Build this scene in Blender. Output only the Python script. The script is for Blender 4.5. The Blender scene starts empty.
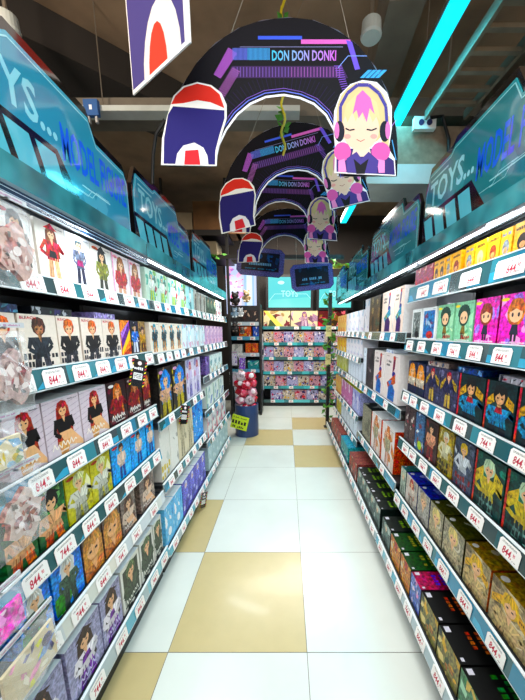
import bpy, math, random
from mathutils import Vector, Matrix

sc = bpy.context.scene
COL = sc.collection
PI = math.pi
# ------------------------------------------------------------------ camera
TH = math.radians(10.5); F = 302.0; CX = 286.0; CY = 387.0; EYE = 1.5
cam_d = bpy.data.cameras.new('camera'); cam = bpy.data.objects.new('camera', cam_d); COL.objects.link(cam)
cam_d.sensor_fit = 'HORIZONTAL'; cam_d.sensor_width = 36.0; cam_d.lens = F / 525.0 * 36.0
cam_d.shift_x = -(CX - 262.5) / 525.0; cam_d.shift_y = (CY - 350.0) / 525.0
cam_d.clip_start = 0.02; cam_d.clip_end = 60
cam.location = (0, 0, EYE); cam.rotation_euler = (PI / 2 - TH, 0, 0)
sc.camera = cam
# ------------------------------------------------------------------ exposure, world
sc.view_settings.view_transform = 'Standard'; sc.view_settings.look = 'None'
sc.view_settings.gamma = 1.0; sc.view_settings.use_curve_mapping = False
sc.view_settings.exposure = 0.3
w = bpy.data.worlds.new('world'); sc.world = w; w.use_nodes = True
w.node_tree.nodes['Background'].inputs[0].default_value = (0.8, 0.9, 1.0, 1)
w.node_tree.nodes['Background'].inputs[1].default_value = 0.25

def area(name, loc, sx, sy, power, col, direction=(0, 0, -1)):
    d = bpy.data.lights.new(name, 'AREA'); d.shape = 'RECTANGLE'; d.size = sx; d.size_y = sy
    d.energy = power; d.color = col
    o = bpy.data.objects.new(name, d); COL.objects.link(o); o.location = loc
    o.rotation_euler = Vector(direction).to_track_quat('-Z', 'Y').to_euler()
    return o
# ceiling lamp over the aisle behind and above the camera, one over the far cross aisle, and added fill lights
area('ceiling_and_fill_light', (0.0, -0.3, 3.4), 2.0, 2.0, 72, (1.0, 0.98, 0.95))
area('ceiling_and_fill_light', (0.0, -1.1, 2.5), 1.6, 1.2, 27, (1.0, 0.98, 0.96), (0, 0.9, -0.45))  # added front fill from behind the camera, not a shop fixture
area('ceiling_and_fill_light', (0.0, 5.2, 3.3), 1.6, 0.9, 115, (1.0, 0.92, 0.82), (0, 0.15, -1))
for s in (-1, 1): area('ceiling_and_fill_light', (s * 1.7, 0.7, 2.95), 0.4, 0.3, 27 if s < 0 else 9, (1.0, 0.84, 0.66), (-0.06 * s, 1, 0.34))  # unseen warm uplights, added to mimic lamp bounce on ceiling and cartons
# shop light tubes under the canopies of the two shelf runs (light of the tubes built further down)
LED = (0.86, 0.95, 1.0)
for s in (-1, 1):
    for yc, ln, pw in ((1.15, 1.0, 8.5), (2.15, 0.9, 8.5), (3.3, 1.1, 11)):
        area('canopy_light', (s * (0.725 if (s, yc) != (-1, 1.15) else .735), yc, 1.866 if (s, yc) != (-1, 1.15) else 1.842), 0.025, ln, pw, LED, (-s * 0.45, 0, -1))
# ------------------------------------------------------------------ helpers
def lin(h):
    if isinstance(h, tuple): return h
    r = []
    for i in (0, 2, 4):
        c = int(h[i:i + 2], 16) / 255.0
        r.append(c / 12.92 if c <= 0.04045 else ((c + 0.055) / 1.055) ** 2.4)
    return (r[0], r[1], r[2], 1.0)

def mat(name, col=None, rough=0.5, metal=0.0, attr=False, emit=0.0, noise=0.0, nscale=20, coat=0.0, spec=0.5):
    m = bpy.data.materials.new(name); m.use_nodes = True
    nt = m.node_tree; b = nt.nodes['Principled BSDF']
    b.inputs['Roughness'].default_value = rough; b.inputs['Metallic'].default_value = metal
    b.inputs['Coat Weight'].default_value = coat; b.inputs['Coat Roughness'].default_value = 0.08
    b.inputs['Specular IOR Level'].default_value = spec
    if attr:
        a = nt.nodes.new('ShaderNodeVertexColor'); a.layer_name = 'Col'
        nt.links.new(a.outputs[0], b.inputs['Base Color'])
        if emit:
            nt.links.new(a.outputs[0], b.inputs['Emission Color']); b.inputs['Emission Strength'].default_value = emit
            b.inputs['Base Color'].default_value = (0.02, 0.02, 0.02, 1)
            for l in list(nt.links):
                if l.to_socket == b.inputs['Base Color']: nt.links.remove(l)
    else:
        c = lin(col)
        b.inputs['Base Color'].default_value = c
        if emit:
            b.inputs['Emission Color'].default_value = c; b.inputs['Emission Strength'].default_value = emit
        if noise:
            tc = nt.nodes.new('ShaderNodeTexCoord'); n = nt.nodes.new('ShaderNodeTexNoise')
            n.inputs['Scale'].default_value = nscale; n.inputs['Detail'].default_value = 6
            r = nt.nodes.new('ShaderNodeValToRGB')
            r.color_ramp.elements[0].position = 0.3; r.color_ramp.elements[1].position = 0.7
            r.color_ramp.elements[0].color = tuple(x * (1 - noise) for x in c[:3]) + (1,)
            r.color_ramp.elements[1].color = tuple(min(1, x * (1 + noise)) for x in c[:3]) + (1,)
            nt.links.new(tc.outputs['Object'], n.inputs['Vector'])
            nt.links.new(n.outputs['Fac'], r.inputs['Fac']); nt.links.new(r.outputs['Color'], b.inputs['Base Color'])
    return m

M = {}
M['print'] = mat('printed_card', rough=0.42, attr=True, coat=0.0, spec=0.3)
M['board'] = mat('printed_board', rough=0.6, attr=True, spec=0.15)
M['paper'] = mat('printed_paper', rough=0.7, attr=True)
M['gloss'] = mat('glossy_print', rough=0.18, attr=True, coat=0.3)
M['acryl'] = mat('acrylic_sign', rough=0.10, attr=True, coat=0.6)
M['screen'] = mat('screen_glow', rough=0.2, attr=True, emit=1.0)
nt = M['print'].node_tree; b = nt.nodes['Principled BSDF']; a = [n for n in nt.nodes if n.type == 'VERTEX_COLOR'][0]
tc = nt.nodes.new('ShaderNodeTexCoord'); no = nt.nodes.new('ShaderNodeTexNoise'); no.inputs['Scale'].default_value = 75; no.inputs['Detail'].default_value = 3
hs = nt.nodes.new('ShaderNodeHueSaturation'); mrv = nt.nodes.new('ShaderNodeMapRange'); mrv.inputs['From Min'].default_value = .35; mrv.inputs['From Max'].default_value = .65
mrv.inputs['To Min'].default_value = .35; mrv.inputs['To Max'].default_value = 1.9; mrh = nt.nodes.new('ShaderNodeMapRange'); mrh.inputs['To Min'].default_value = .40; mrh.inputs['To Max'].default_value = .60
nt.links.new(tc.outputs['Object'], no.inputs['Vector']); nt.links.new(no.outputs['Fac'], mrv.inputs['Value']); nt.links.new(mrv.outputs[0], hs.inputs['Value'])
no2 = nt.nodes.new('ShaderNodeTexNoise'); no2.inputs['Scale'].default_value = 40; nt.links.new(tc.outputs['Object'], no2.inputs['Vector']); nt.links.new(no2.outputs['Fac'], mrh.inputs['Value']); nt.links.new(mrh.outputs[0], hs.inputs['Hue'])
bw = nt.nodes.new('ShaderNodeRGBToBW'); mrf = nt.nodes.new('ShaderNodeMapRange'); mrf.inputs['From Min'].default_value = .25; mrf.inputs['From Max'].default_value = .62; mrf.inputs['To Min'].default_value = .75; mrf.inputs['To Max'].default_value = .04
nt.links.new(a.outputs[0], bw.inputs[0]); nt.links.new(bw.outputs[0], mrf.inputs['Value']); nt.links.new(mrf.outputs[0], hs.inputs['Fac']); nt.links.new(a.outputs[0], hs.inputs['Color'])
gm = nt.nodes.new('ShaderNodeGamma'); gm.inputs['Gamma'].default_value = 1.3; h2 = nt.nodes.new('ShaderNodeHueSaturation'); h2.inputs['Saturation'].default_value = 1.12
nt.links.new(hs.outputs[0], gm.inputs[0]); nt.links.new(gm.outputs[0], h2.inputs['Color']); nt.links.new(h2.outputs[0], b.inputs['Base Color'])
M['shelf'] = mat('shelf_steel', '26292c', 0.4, 0.3)
M['rail'] = mat('rail_plastic', rough=0.22, attr=True, coat=0.4)
M['black'] = mat('black_paint', '0d0d0f', 0.45)
M['dark'] = mat('dark_panel', '15171a', 0.6)
M['white'] = mat('white_plastic', 'f2f4f5', 0.35)
M['steel'] = mat('steel', '9a9fa3', 0.3, 0.9)
M['wire'] = mat('wire', '8d8478', 0.4, 0.6)
M['tube'] = mat('led_tube', 'e6f4ff', 0.4, emit=9.0)
M['cyan'] = mat('cyan_led', '00d2ea', 0.4, emit=1.15)
M['cyan2'] = mat('cyan_led_joint', 'c0f8ff', 0.4, emit=1.6)
M['conc'] = mat('ceiling_concrete', '86705a', 0.9, noise=0.25, nscale=3)
M['beamw'] = mat('painted_beam', 'b9c0bd', 0.7, noise=0.08, nscale=9)
M['beamb'] = mat('beige_beam', '8a7762', 0.85, noise=0.2, nscale=25)
M['greyb'] = mat('grey_beam', '6f685d', 0.8, noise=0.15, nscale=6)
M['duct'] = mat('galvanised', '8b8474', 0.35, 0.7, noise=0.2, nscale=8)
M['carton'] = mat('brown_carton', '7a5430', 0.85, noise=0.15, nscale=6)
M['carton2'] = mat('pale_carton', 'a08f74', 0.85, noise=0.12, nscale=6)
M['leaf'] = mat('leaf', '4f9a2a', 0.5, noise=0.3, nscale=30)
M['leafy'] = mat('yellow_plastic', 'e0c81e', 0.45)
M['stem'] = mat('stem', '7c7a2c', 0.7)
M['tile'] = mat('white_tile', 'ccd2ca', 0.26, noise=0.05, nscale=2.5, coat=0.15)
M['tan'] = mat('tan_tile', 'b9a978', 0.3, noise=0.025, nscale=14, coat=0.1)
M['grout'] = mat('grout', '6a675c', 0.8)
M['wall'] = mat('dark_wall', '2a2522', 0.9, noise=0.15, nscale=3)
M['bin'] = mat('navy_bin', '27406e', 0.3, noise=0.1, nscale=6)
# clear wrapping film
m = bpy.data.materials.new('clear_film'); m.use_nodes = True; nt = m.node_tree
b = nt.nodes['Principled BSDF']; b.inputs['Base Color'].default_value = (0.9, 0.93, 0.95, 1); b.inputs['Roughness'].default_value = 0.12
tr = nt.nodes.new('ShaderNodeBsdfTransparent'); mx = nt.nodes.new('ShaderNodeMixShader')
lw = nt.nodes.new('ShaderNodeLayerWeight'); lw.inputs['Blend'].default_value = 0.35
mr = nt.nodes.new('ShaderNodeMapRange'); mr.inputs['To Min'].default_value = 0.05; mr.inputs['To Max'].default_value = 0.5
nt.links.new(lw.outputs['Facing'], mr.inputs['Value']); nt.links.new(mr.outputs[0], mx.inputs[0])
nt.links.new(tr.outputs[0], mx.inputs[1]); nt.links.new(b.outputs[0], mx.inputs[2])
nt.links.new(mx.outputs[0], nt.nodes['Material Output'].inputs['Surface']); M['film'] = m
# translucent valance
m = bpy.data.materials.new('teal_acrylic_strip'); m.use_nodes = True; nt = m.node_tree
b = nt.nodes['Principled BSDF']; b.inputs['Roughness'].default_value = 0.08; b.inputs['Coat Weight'].default_value = 0.5
n = nt.nodes.new('ShaderNodeTexNoise'); n.inputs['Scale'].default_value = 5; tc = nt.nodes.new('ShaderNodeTexCoord')
r = nt.nodes.new('ShaderNodeValToRGB'); r.color_ramp.elements[0].color = lin('1d5f6a'); r.color_ramp.elements[1].color = lin('4fb4bd')
r.color_ramp.elements[0].position = 0.35; r.color_ramp.elements[1].position = 0.65
nt.links.new(tc.outputs['Object'], n.inputs['Vector']); nt.links.new(n.outputs['Fac'], r.inputs['Fac']); nt.links.new(r.outputs['Color'], b.inputs['Base Color'])
M['valance'] = m

class Soup:
    def __init__(s): s.v = []; s.f = []; s.c = []; s.m = []
    def poly(s, pts, col='ffffff', mi=0):
        i = len(s.v); s.v += [tuple(p) for p in pts]; s.f.append(tuple(range(i, i + len(pts)))); s.c.append(lin(col)); s.m.append(mi)
    def box(s, x0, x1, y0, y1, z0, z1, col='ffffff', mi=0, top=None):
        if x0 > x1: x0, x1 = x1, x0
        P = [(x0, y0, z0), (x1, y0, z0), (x1, y1, z0), (x0, y1, z0), (x0, y0, z1), (x1, y0, z1), (x1, y1, z1), (x0, y1, z1)]
        for q in ((0, 3, 2, 1), (4, 5, 6, 7), (0, 1, 5, 4), (1, 2, 6, 5), (2, 3, 7, 6), (3, 0, 4, 7)):
            s.poly([P[k] for k in q], top if (top and q == (4, 5, 6, 7)) else col, mi)
    def prism(s, pts, y0, y1, col='ffffff', mi=0, side=None):       # outline in x,z, thickness along y
        n = len(pts); side = side or col
        s.poly([(p[0], y0, p[1]) for p in pts], col, mi)
        s.poly([(p[0], y1, p[1]) for p in reversed(pts)], side, mi)
        for k in range(n):
            a = pts[k]; b2 = pts[(k + 1) % n]
            s.poly([(a[0], y1, a[1]), (b2[0], y1, b2[1]), (b2[0], y0, b2[1]), (a[0], y0, a[1])], side, mi)
    def tube(s, pts, r, n=8, col='ffffff', mi=0, caps=True):
        pts = [Vector(p) for p in pts]; rings = []
        for i, p in enumerate(pts):
            t = (pts[min(i + 1, len(pts) - 1)] - pts[max(i - 1, 0)]).normalized()
            a = t.cross(Vector((0, 0, 1)));
            if a.length < 1e-3: a = t.cross(Vector((1, 0, 0)))
            a.normalize(); b2 = t.cross(a)
            rr = r[i] if isinstance(r, (list, tuple)) else r
            rings.append([p + (a * math.cos(2 * PI * k / n) + b2 * math.sin(2 * PI * k / n)) * rr for k in range(n)])
        for i in range(len(rings) - 1):
            for k in range(n):
                s.poly([rings[i][k], rings[i][(k + 1) % n], rings[i + 1][(k + 1) % n], rings[i + 1][k]], col, mi)
        if caps: s.poly(rings[0][::-1], col, mi); s.poly(rings[-1], col, mi)
    def ball(s, c, rx, ry, rz, col='ffffff', nu=10, nv=7, mi=0, jit=0, rng=None):
        c = Vector(c); g = []
        for j in range(nv + 1):
            ph = PI * j / nv; row = []
            for i in range(nu):
                t = 2 * PI * i / nu; q = 1 + (rng.uniform(-jit, jit) if rng else 0)
                row.append(c + Vector((rx * math.sin(ph) * math.cos(t) * q, ry * math.sin(ph) * math.sin(t) * q, rz * math.cos(ph) * q)))
            g.append(row)
        for j in range(nv):
            for i in range(nu):
                a, b2, d, e = g[j][i], g[j + 1][i], g[j + 1][(i + 1) % nu], g[j][(i + 1) % nu]
                if j == 0: s.poly([g[0][0], b2, d], col, mi)
                elif j == nv - 1: s.poly([a, g[nv][0], e], col, mi)
                else: s.poly([a, b2, d, e], col, mi)
    def mesh(s, name, mats, smooth=False):
        me = bpy.data.meshes.new(name); me.from_pydata(s.v, [], s.f); me.update()
        at = me.color_attributes.new('Col', 'FLOAT_COLOR', 'CORNER'); buf = []
        for p, c in zip(me.polygons, s.c): buf.extend(list(c) * len(p.vertices))
        at.data.foreach_set('color', buf)
        for mm in (mats if isinstance(mats, (list, tuple)) else [mats]): me.materials.append(M[mm])
        me.polygons.foreach_set('material_index', s.m)
        if smooth: me.polygons.foreach_set('use_smooth', [True] * len(s.f))
        return me
    def build(s, name, mats, parent=None, loc=(0, 0, 0), smooth=False):
        return put(s.mesh(name, mats, smooth), name, parent, loc)

def put(me, name, parent=None, loc=(0, 0, 0), rot=(0, 0, 0)):
    o = bpy.data.objects.new(name, me); COL.objects.link(o); o.location = loc; o.rotation_euler = rot
    if parent: o.parent = parent
    return o
def tag(o, label, cat, group=None):
    o['label'] = label; o['category'] = cat
    if group: o['group'] = group
    return o
def thing(name, loc, label, cat, group=None, rz=0):
    o = bpy.data.objects.new(name, None); COL.objects.link(o); o.location = loc; o.rotation_euler = (0, 0, rz); o.empty_display_size = 0.05
    return tag(o, label, cat, group)
def struct(o): o['kind'] = 'structure'; return o

_tc = {}
def glyphs(txt):                                   # text -> list of 2D polygons, cap height 1, and the width
    if txt in _tc: return _tc[txt]
    cu = bpy.data.curves.new('t', 'FONT'); cu.body = txt; cu.size = 1.0; cu.resolution_u = 2; cu.offset = 0.022; cu.fill_mode = 'FRONT'
    o = bpy.data.objects.new('t', cu); COL.objects.link(o)
    dg = bpy.context.evaluated_depsgraph_get(); me = bpy.data.meshes.new_from_object(o.evaluated_get(dg))
    P = [[(me.vertices[i].co.x / 0.7, me.vertices[i].co.y / 0.7) for i in p.vertices] for p in me.polygons]
    bpy.data.objects.remove(o); bpy.data.meshes.remove(me); bpy.data.curves.remove(cu)
    xs = [q[0] for p in P for q in p]; x0 = min(xs)
    P = [[(q[0] - x0, q[1]) for q in p] for p in P]
    _tc[txt] = (P, max(xs) - x0); return _tc[txt]

class Canvas:
    """flat print on a face: u,v in metres from the lower left corner o; U,V unit vectors; every stroke lies on the one before"""
    def __init__(s, soup, o, U, V, W, Hh, mi=0, eps=0.00005, clamp=True):
        s.s = soup; s.o = Vector(o); s.U = Vector(U); s.V = Vector(V); s.N = s.U.cross(s.V); s.W = W; s.H = Hh; s.mi = mi; s.e = eps; s.l = 1; s.cl = clamp
    def P(s, u, v):
        if s.cl: u = min(max(u, 0.0), s.W); v = min(max(v, 0.0), s.H)
        return s.o + s.U * u + s.V * v + s.N * (s.l * s.e)
    def poly(s, pts, col, step=True):
        if s.cl:
            if all(p[0] <= 0 for p in pts) or all(p[0] >= s.W for p in pts) or all(p[1] <= 0 for p in pts) or all(p[1] >= s.H for p in pts): return
        s.s.poly([s.P(*p) for p in pts], col, s.mi)
        if step: s.l += 1
    def rect(s, u0, v0, u1, v1, col, step=True): s.poly([(u0, v0), (u1, v0), (u1, v1), (u0, v1)], col, step)
    def ell(s, cu, cv, ru, rv, col, n=12, a0=0, a1=2 * PI, rot=0, step=True):
        k = n if a1 - a0 >= 2 * PI - 1e-6 else n + 1
        pts = []
        for i in range(k):
            t = a0 + (a1 - a0) * i / n; x = ru * math.cos(t); y = rv * math.sin(t)
            pts.append((cu + x * math.cos(rot) - y * math.sin(rot), cv + x * math.sin(rot) + y * math.cos(rot)))
        s.poly(pts, col, step)
    def line(s, pts, w, col, step=True):
        for i in range(len(pts) - 1):
            (x0, y0), (x1, y1) = pts[i], pts[i + 1]; d = math.hypot(x1 - x0, y1 - y0) or 1; nx, ny = -(y1 - y0) / d * w / 2, (x1 - x0) / d * w / 2
            s.poly([(x0 - nx, y0 - ny), (x1 - nx, y1 - ny), (x1 + nx, y1 + ny), (x0 + nx, y0 + ny)], col, False)
        if step: s.l += 1
    def text(s, txt, u, v, h, col, w=None, shear=0.0, center=False, col2=None):
        P, tw = glyphs(txt); k = (w / (tw * h)) if w else 1.0
        if center: u = u - tw * h * k / 2
        for p in P:
            c = col
            if col2:
                f = min(max(sum(q[0] for q in p) / len(p) / tw, 0), 1); a, b2 = lin(col), lin(col2); c = tuple(a[i] * (1 - f) + b2[i] * f for i in range(4))
            s.s.poly([s.P(u + (q[0] + q[1] * shear) * h * k, v + q[1] * h) for q in p], c, s.mi)
        s.l += 1

SD = math.sin(TH); CD = math.cos(TH)
def ray(px, py):
    u = (px - CX) / F; v = (CY - py) / F; return Vector((u, CD + v * SD, -SD + v * CD))
def atY(px, py, Y): r = ray(px, py); return Vector((0, 0, EYE)) + r * (Y / r.y)
def atZ(px, py, Z): r = ray(px, py); return Vector((0, 0, EYE)) + r * ((Z - EYE) / r.z)
def Yof(px, X, Z): return (F * X / (px - CX) - (EYE - Z) * SD) / CD
# ================================================================== THE SETTING
fl = Soup()
fl.box(-3.2, 3.2, -2.2, 6.5, -0.05, -0.002, mi=2)
TS = 0.66; X0 = 0.10; Y0 = 1.18
tans = {(-2, 0), (0, 0 - 99)}
tanset = {(-2, 0), (-1, 1), (-2, 2), (0, 4), (-1, 5), (0, 6), (-2, -2), (0, -1), (-3, 5), (1, 3), (2, 1), (-4, 1), (-3, 0), (-1, -2)}
for i in range(-5, 5):
    for j in range(-5, 9):
        x0 = X0 + TS * i; y0 = Y0 + TS * (j - 1); g = 0.0015
        xa, xb, ya, yb = max(x0 + g, -3.2), min(x0 + TS - g, 3.2), max(y0 + g, -2.2), min(y0 + TS - g, 6.5)
        if xb - xa < 0.02 or yb - ya < 0.02: continue
        fl.poly([(xa, ya, 0), (xb, ya, 0), (xb, yb, 0), (xa, yb, 0)], mi=1 if (i, j) in tanset else 0)
struct(fl.build('floor', ['tile', 'tan', 'grout']))
s = Soup(); s.box(-3.2, 3.2, -2.2, 6.5, 3.75, 3.85); struct(s.build('ceiling', 'conc'))
for nm, a in (('wall_left', (-3.3, -3.2, -2.2, 6.5)), ('wall_right', (3.2, 3.3, -2.2, 6.5)), ('wall_back', (-3.3, 3.3, 6.5, 6.6)), ('wall_front', (-3.3, 3.3, -2.3, -2.2))):
    s = Soup(); s.box(*a, 0, 3.85); struct(s.build(nm, 'wall'))
# ================================================================== PRODUCT ARTWORK
def dark(c, k=0.7):
    c = lin(c); return (c[0] * k, c[1] * k, c[2] * k, 1)
def figure(cv, cx, base, h, hair, top, leg, skin='e8c3a4', hl=0.0, pose=0, wide=1.0, hat=None, rng=None):
    """a plain standing figure, h high; hl = length of the hair; pose 0 standing, 1 seated sideways, 2 arms out"""
    hd = h * 0.085 * wide; ty = base + h - hd * 1.1
    if hl: cv.poly([(cx - hd * 1.25, ty + hd * .3), (cx + hd * 1.25, ty + hd * .3), (cx + hd * (1.5 + hl * .4), ty - hd * (1.2 + hl * 3)), (cx - hd * (1.4 + hl * .3), ty - hd * (1 + hl * 3.3))], hair)
    sw = hd * 2.0; wy = base + h * 0.50; hw = hd * 1.15; hip = base + h * 0.42
    if pose == 1:
        cv.poly([(cx - hw, wy), (cx + hw * .4, wy + hd), (cx + hw * 4.2, base + h * .22), (cx + hw * 3.4, base + h * .1), (cx, base + h * .27)], skin)
        cv.poly([(cx - hw * 1.4, hip - h * .06), (cx + hw, hip - h * .08), (cx + hw * .2, base), (cx - hw * 1.1, base + h * .02)], leg)
    else:
        cv.poly([(cx - hw, hip + .01 * h), (cx - hw * .05, hip), (cx - hw * .3, base), (cx - hw * 1.3, base)], leg, False)
        cv.poly([(cx + hw * .05, hip), (cx + hw, hip + .01 * h), (cx + hw * 1.35, base), (cx + hw * .35, base)], leg)
        cv.poly([(cx - hw * 1.3, hip - h * .07), (cx + hw * 1.3, hip - h * .07), (cx + hw, wy), (cx - hw, wy)], dark(top, .8))
    arm = sw * (0.75 if pose != 2 else 1.5)
    cv.line([(cx - sw * .8, ty - hd * 1.7), (cx - sw * .6 - arm * .55, wy), (cx - sw * .3 - arm * .2, hip)], hd * .62, top, False)
    cv.line([(cx + sw * .8, ty - hd * 1.7), (cx + sw * .6 + arm * .55, wy + h * .04), (cx + sw * .2 + arm * .3, wy + (h * .12 if pose else -h * .08))], hd * .62, dark(top, .85))
    cv.poly([(cx - sw, ty - hd * 1.45), (cx + sw, ty - hd * 1.45), (cx + hw * 1.05, wy), (cx - hw * 1.05, wy)], top)
    for q in (-.6, -.15, .35, .75): cv.line([(cx + sw * q, ty - hd * 1.6), (cx + hw * (q * .6 + .1), wy)], hd * .16, dark(top, .55 if q < .3 else 1.35), False)
    if pose != 1:
        for q in (-.9, -.4, .5, 1.0): cv.line([(cx + hw * q * .8, hip), (cx + hw * q * 1.05, base)], hd * .14, dark(leg, .5 if q < 0 else 1.4), False)
    cv.l += 1
    cv.poly([(cx - hd * .4, ty - hd * 1.1), (cx + hd * .4, ty - hd * 1.1), (cx + hd * .1, ty - hd * 2.2)], skin, False)
    cv.ell(cx, ty, hd * 1.2, hd * 1.25, hair, 10, step=True)
    cv.ell(cx, ty - hd * .25, hd * .8, hd * .9, skin, 9)
    cv.poly([(cx - hd * 1.1, ty + hd * .5), (cx - hd * .7, ty - hd * .2), (cx - hd * .2, ty + hd * .3), (cx + hd * .2, ty - hd * .1), (cx + hd * .6, ty + hd * .25), (cx + hd * 1.1, ty - hd * .3), (cx + hd * .9, ty + hd), (cx, ty + hd * 1.3), (cx - hd * .9, ty + hd)], hair)
    for q in (-.8, -.3, .3, .8): cv.line([(cx + hd * q * .5, ty + hd * 1.15), (cx + hd * q * 1.1, ty + hd * .1)], hd * .13, dark(hair, .6 if q < 0 else 1.5), False)
    cv.l += 1
    cv.rect(cx - hd * .5, ty - hd * .45, cx - hd * .2, ty - hd * .25, '2b1d1d', False); cv.rect(cx + hd * .2, ty - hd * .45, cx + hd * .5, ty - hd * .25, '2b1d1d')
    if hat: cv.poly([(cx - hd * 1.7, ty + hd * .6), (cx + hd * 1.7, ty + hd * .6), (cx + hd * .8, ty + hd * 1.1), (cx + hd * .1, ty + hd * 2.4), (cx - hd * .8, ty + hd * 1.1)], hat)
def busy(cv, pal, n, rng, sz=0.2, u0=0, v0=0, u1=1, v1=1):
    W, H = cv.W, cv.H
    for k in range(n):
        cu = rng.uniform(u0, u1) * W; c2 = rng.uniform(v0, v1) * H; r = sz * W * rng.uniform(.3, 1); a = rng.uniform(0, PI); st = rng.uniform(.25, 1)
        if rng.random() < .4: cv.ell(cu, c2, r * .7, r * .7 * st, rng.choice(pal), 8, rot=a)
        else:
            pts = [(cu + math.cos(a + t) * r * q, c2 + math.sin(a + t) * r * q * 1.2) for t, q in ((0, 1), (1.3, st), (PI, .8), (4.2, st * .8))]
            cv.poly(pts, rng.choice(pal))
def scribble(cv, u, v, w, h, col, rng, n=7):
    x = u * cv.W; W = w * cv.W; H2 = h * cv.H; y = v * cv.H; t = H2 * .16
    for k in range(n):
        a = x + W * k / n; cv.line([(a, y + rng.uniform(0, .3) * H2), (a + W / n * .5, y + H2 * rng.uniform(.6, 1)), (a + W / n * .9, y + rng.uniform(0, .4) * H2)], t, col, False)
    cv.l += 1
def letters(cv, u, v, w, h, col, rng, rows=1):
    """unreadable small print: a row of blocky marks"""
    n = max(3, int(w * cv.W / (h * cv.H) * 1.4))
    for rr in range(rows):
        for k in range(n):
            if rng.random() < .15: continue
            a = u * cv.W + w * cv.W * k / n; y = v * cv.H - rr * h * cv.H * 1.5
            cv.rect(a, y, a + w * cv.W / n * .7, y + h * cv.H * rng.choice((1, 1, .7)), col, False)
    cv.l += 1

ST = {}
def sty(name, desc='', **k): k['desc'] = desc; ST[name] = k
W1 = 'efeae4'
sty('blackhair', 'white figure box, long black hair', bg=W1, fig=dict(hair='2a1518', top='8a8580', leg='a02033', hl=1.6, wide=1.5), logo='c03048')
sty('redcoat', 'white figure box, red beret and coat', bg='ece5dd', fig=dict(hair='8d4b2a', top='c4142e', leg='e3b795', hl=1.0, wide=1.3, hat='d01534', pose=2), mid='1c1a1c')
sty('whitehat', 'white figure box, navy and magenta costume', bg='e6e3e2', fig=dict(hair='5a6a70', top='6c7486', leg='1c2547', wide=1.2, hat='cfe0e0'), mid='a01e6c')
sty('witch', zoom=1.15, desc='white figure box, pointed black hat', bg='e9e4de', fig=dict(hair='2a2420', top='8a8a42', leg='3a3a2c', wide=1.3, hat='1d1c22', hl=.3), logo='c85a2a')
sty('reddress', zoom=1.3, desc='white figure box, blonde in red dress', bg='efe3e4', fig=dict(hair='a5714a', top='c01024', leg='d9b39a', hl=.8, wide=1.35), logo='e8a0b0', edge='e7a7c6')
sty('teal2', 'pale green figure box, aqua hair', bg='cfe0d2', fig=dict(hair='4aa9a2', top='e9efe6', leg='c3cf5a', hl=2.2, wide=1.3), pal=['6fb8a4', 'dce7c4', 'b04a5a', '8fbf6a', '39806e'], n=12)
sty('turq', 'narrow turquoise figure box', bg='bfe4e6', fig=dict(hair='3fb0b8', top='f0f4f4', leg='5a8a90', hl=1.4), pal=['7fd0d4', 'ffffff', '4aa0a8'], n=8)
sty('darkgreen', 'narrow dark green box with portrait', bg='54685c', fig=dict(hair='3a2a22', top='8a9a86', leg='2c3a34', wide=1.5), pal=['2c4a3e', 'b0a890', '7a4a3a'], n=8)
sty('greybrown', 'narrow grey and brown figure box', bg='c9c6be', fig=dict(hair='5a4034', top='8a7a70', leg='3a3434'), pal=['8a6a5a', '54524e', 'd8d0c8'], n=8)
sty('vest', zoom=1.25, desc='white figure box, dark vest', bg='e9dfd4', fig=dict(hair='5a3a30', top='394048', leg='4a4a54', skin='b08468', wide=1.45), head='BLEACH', hc='c4243a', foot='26262c')
sty('orange', zoom=1.25, desc='white figure box, orange hair black jacket', bg='eadfd5', fig=dict(hair='d0702a', top='2c2a2c', leg='55555a', wide=1.4), head='BLEACH', hc='c4243a', foot='3a3a44')
sty('stripe', 'purple, yellow and orange striped box', bg='e8901a', stripes=['b98fd8', '7a3f9a', 'f4d21e', 'ef8a1a', 'c8501a'])
sty('navyblue', 'dark box with blue and white figure', bg='2a2740', fig=dict(hair='22202c', top='3f86d8', leg='d8dce6', wide=1.3, pose=2), pal=['6a4a9a', 'e6e6ee', '2f62c0', 'c8a83a'], n=14)
sty('brownfig', 'brown box with purple haired figure', bg='a58a62', fig=dict(hair='4a2440', top='c79a3a', leg='6a3a34', wide=1.4), pal=['d8c08a', '6a4030', 'e2c24a'], n=12)
sty('tealgold', 'cream figure box, teal hair gold base', bg='ede4d8', fig=dict(hair='2f9fb4', top='3c5660', leg='c98b1c', hl=1.9, wide=1.25), pal=['d99a1e', '567a84'], n=3)
sty('paleblue', 'white box with pale blue pattern', bg='e4eef0', pal=['9fd4e6', 'c9e8f0', 'f6f8f8', 'd8b9c8'], n=18, fig=dict(hair='8ccbe0', top='dfe8ee', leg='c8dce4', hl=1))
sty('lilac', 'narrow pink and lilac box', bg='cbb0cc', pal=['a27ab8', 'e6c6d4', '8a5a92', 'f0dce0', 'c88aa0'], n=14)
sty('redhead', zoom=1.2, desc='lilac white figure box, redhead black dress', bg='dcd0d6', lines='c4b3bf', fig=dict(hair='a8392c', top='16141a', leg='ddb07e', skin='ecc49e', hl=1.4, pose=1, wide=1.25), scr='f4ecdf')
sty('relax', zoom=1.25, desc='dark maroon figure box, reclining blonde', bg='3a2226', pal=['5a1f2a', '2a1a1c', '7a2a38'], n=9, fig=dict(hair='c07a4a', top='9a3a44', leg='4a2028', skin='e6b08c', hl=1.2, pose=2, wide=1.3), scr='f0ece6', logo='ece8e6')
sty('bluegold', zoom=1.1, desc='black figure box, blue and yellow flowers', bg='332f2c', pal=['c9b41a', 'e0cf2a', '4a4436', '8a8416', 'c8a888'], n=15, fig=dict(hair='3f8fd0', top='d8b49a', leg='b8a81c', hl=.7, pose=2, wide=1.8), wings='3f8fd6', logo='e0b0d0')
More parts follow.
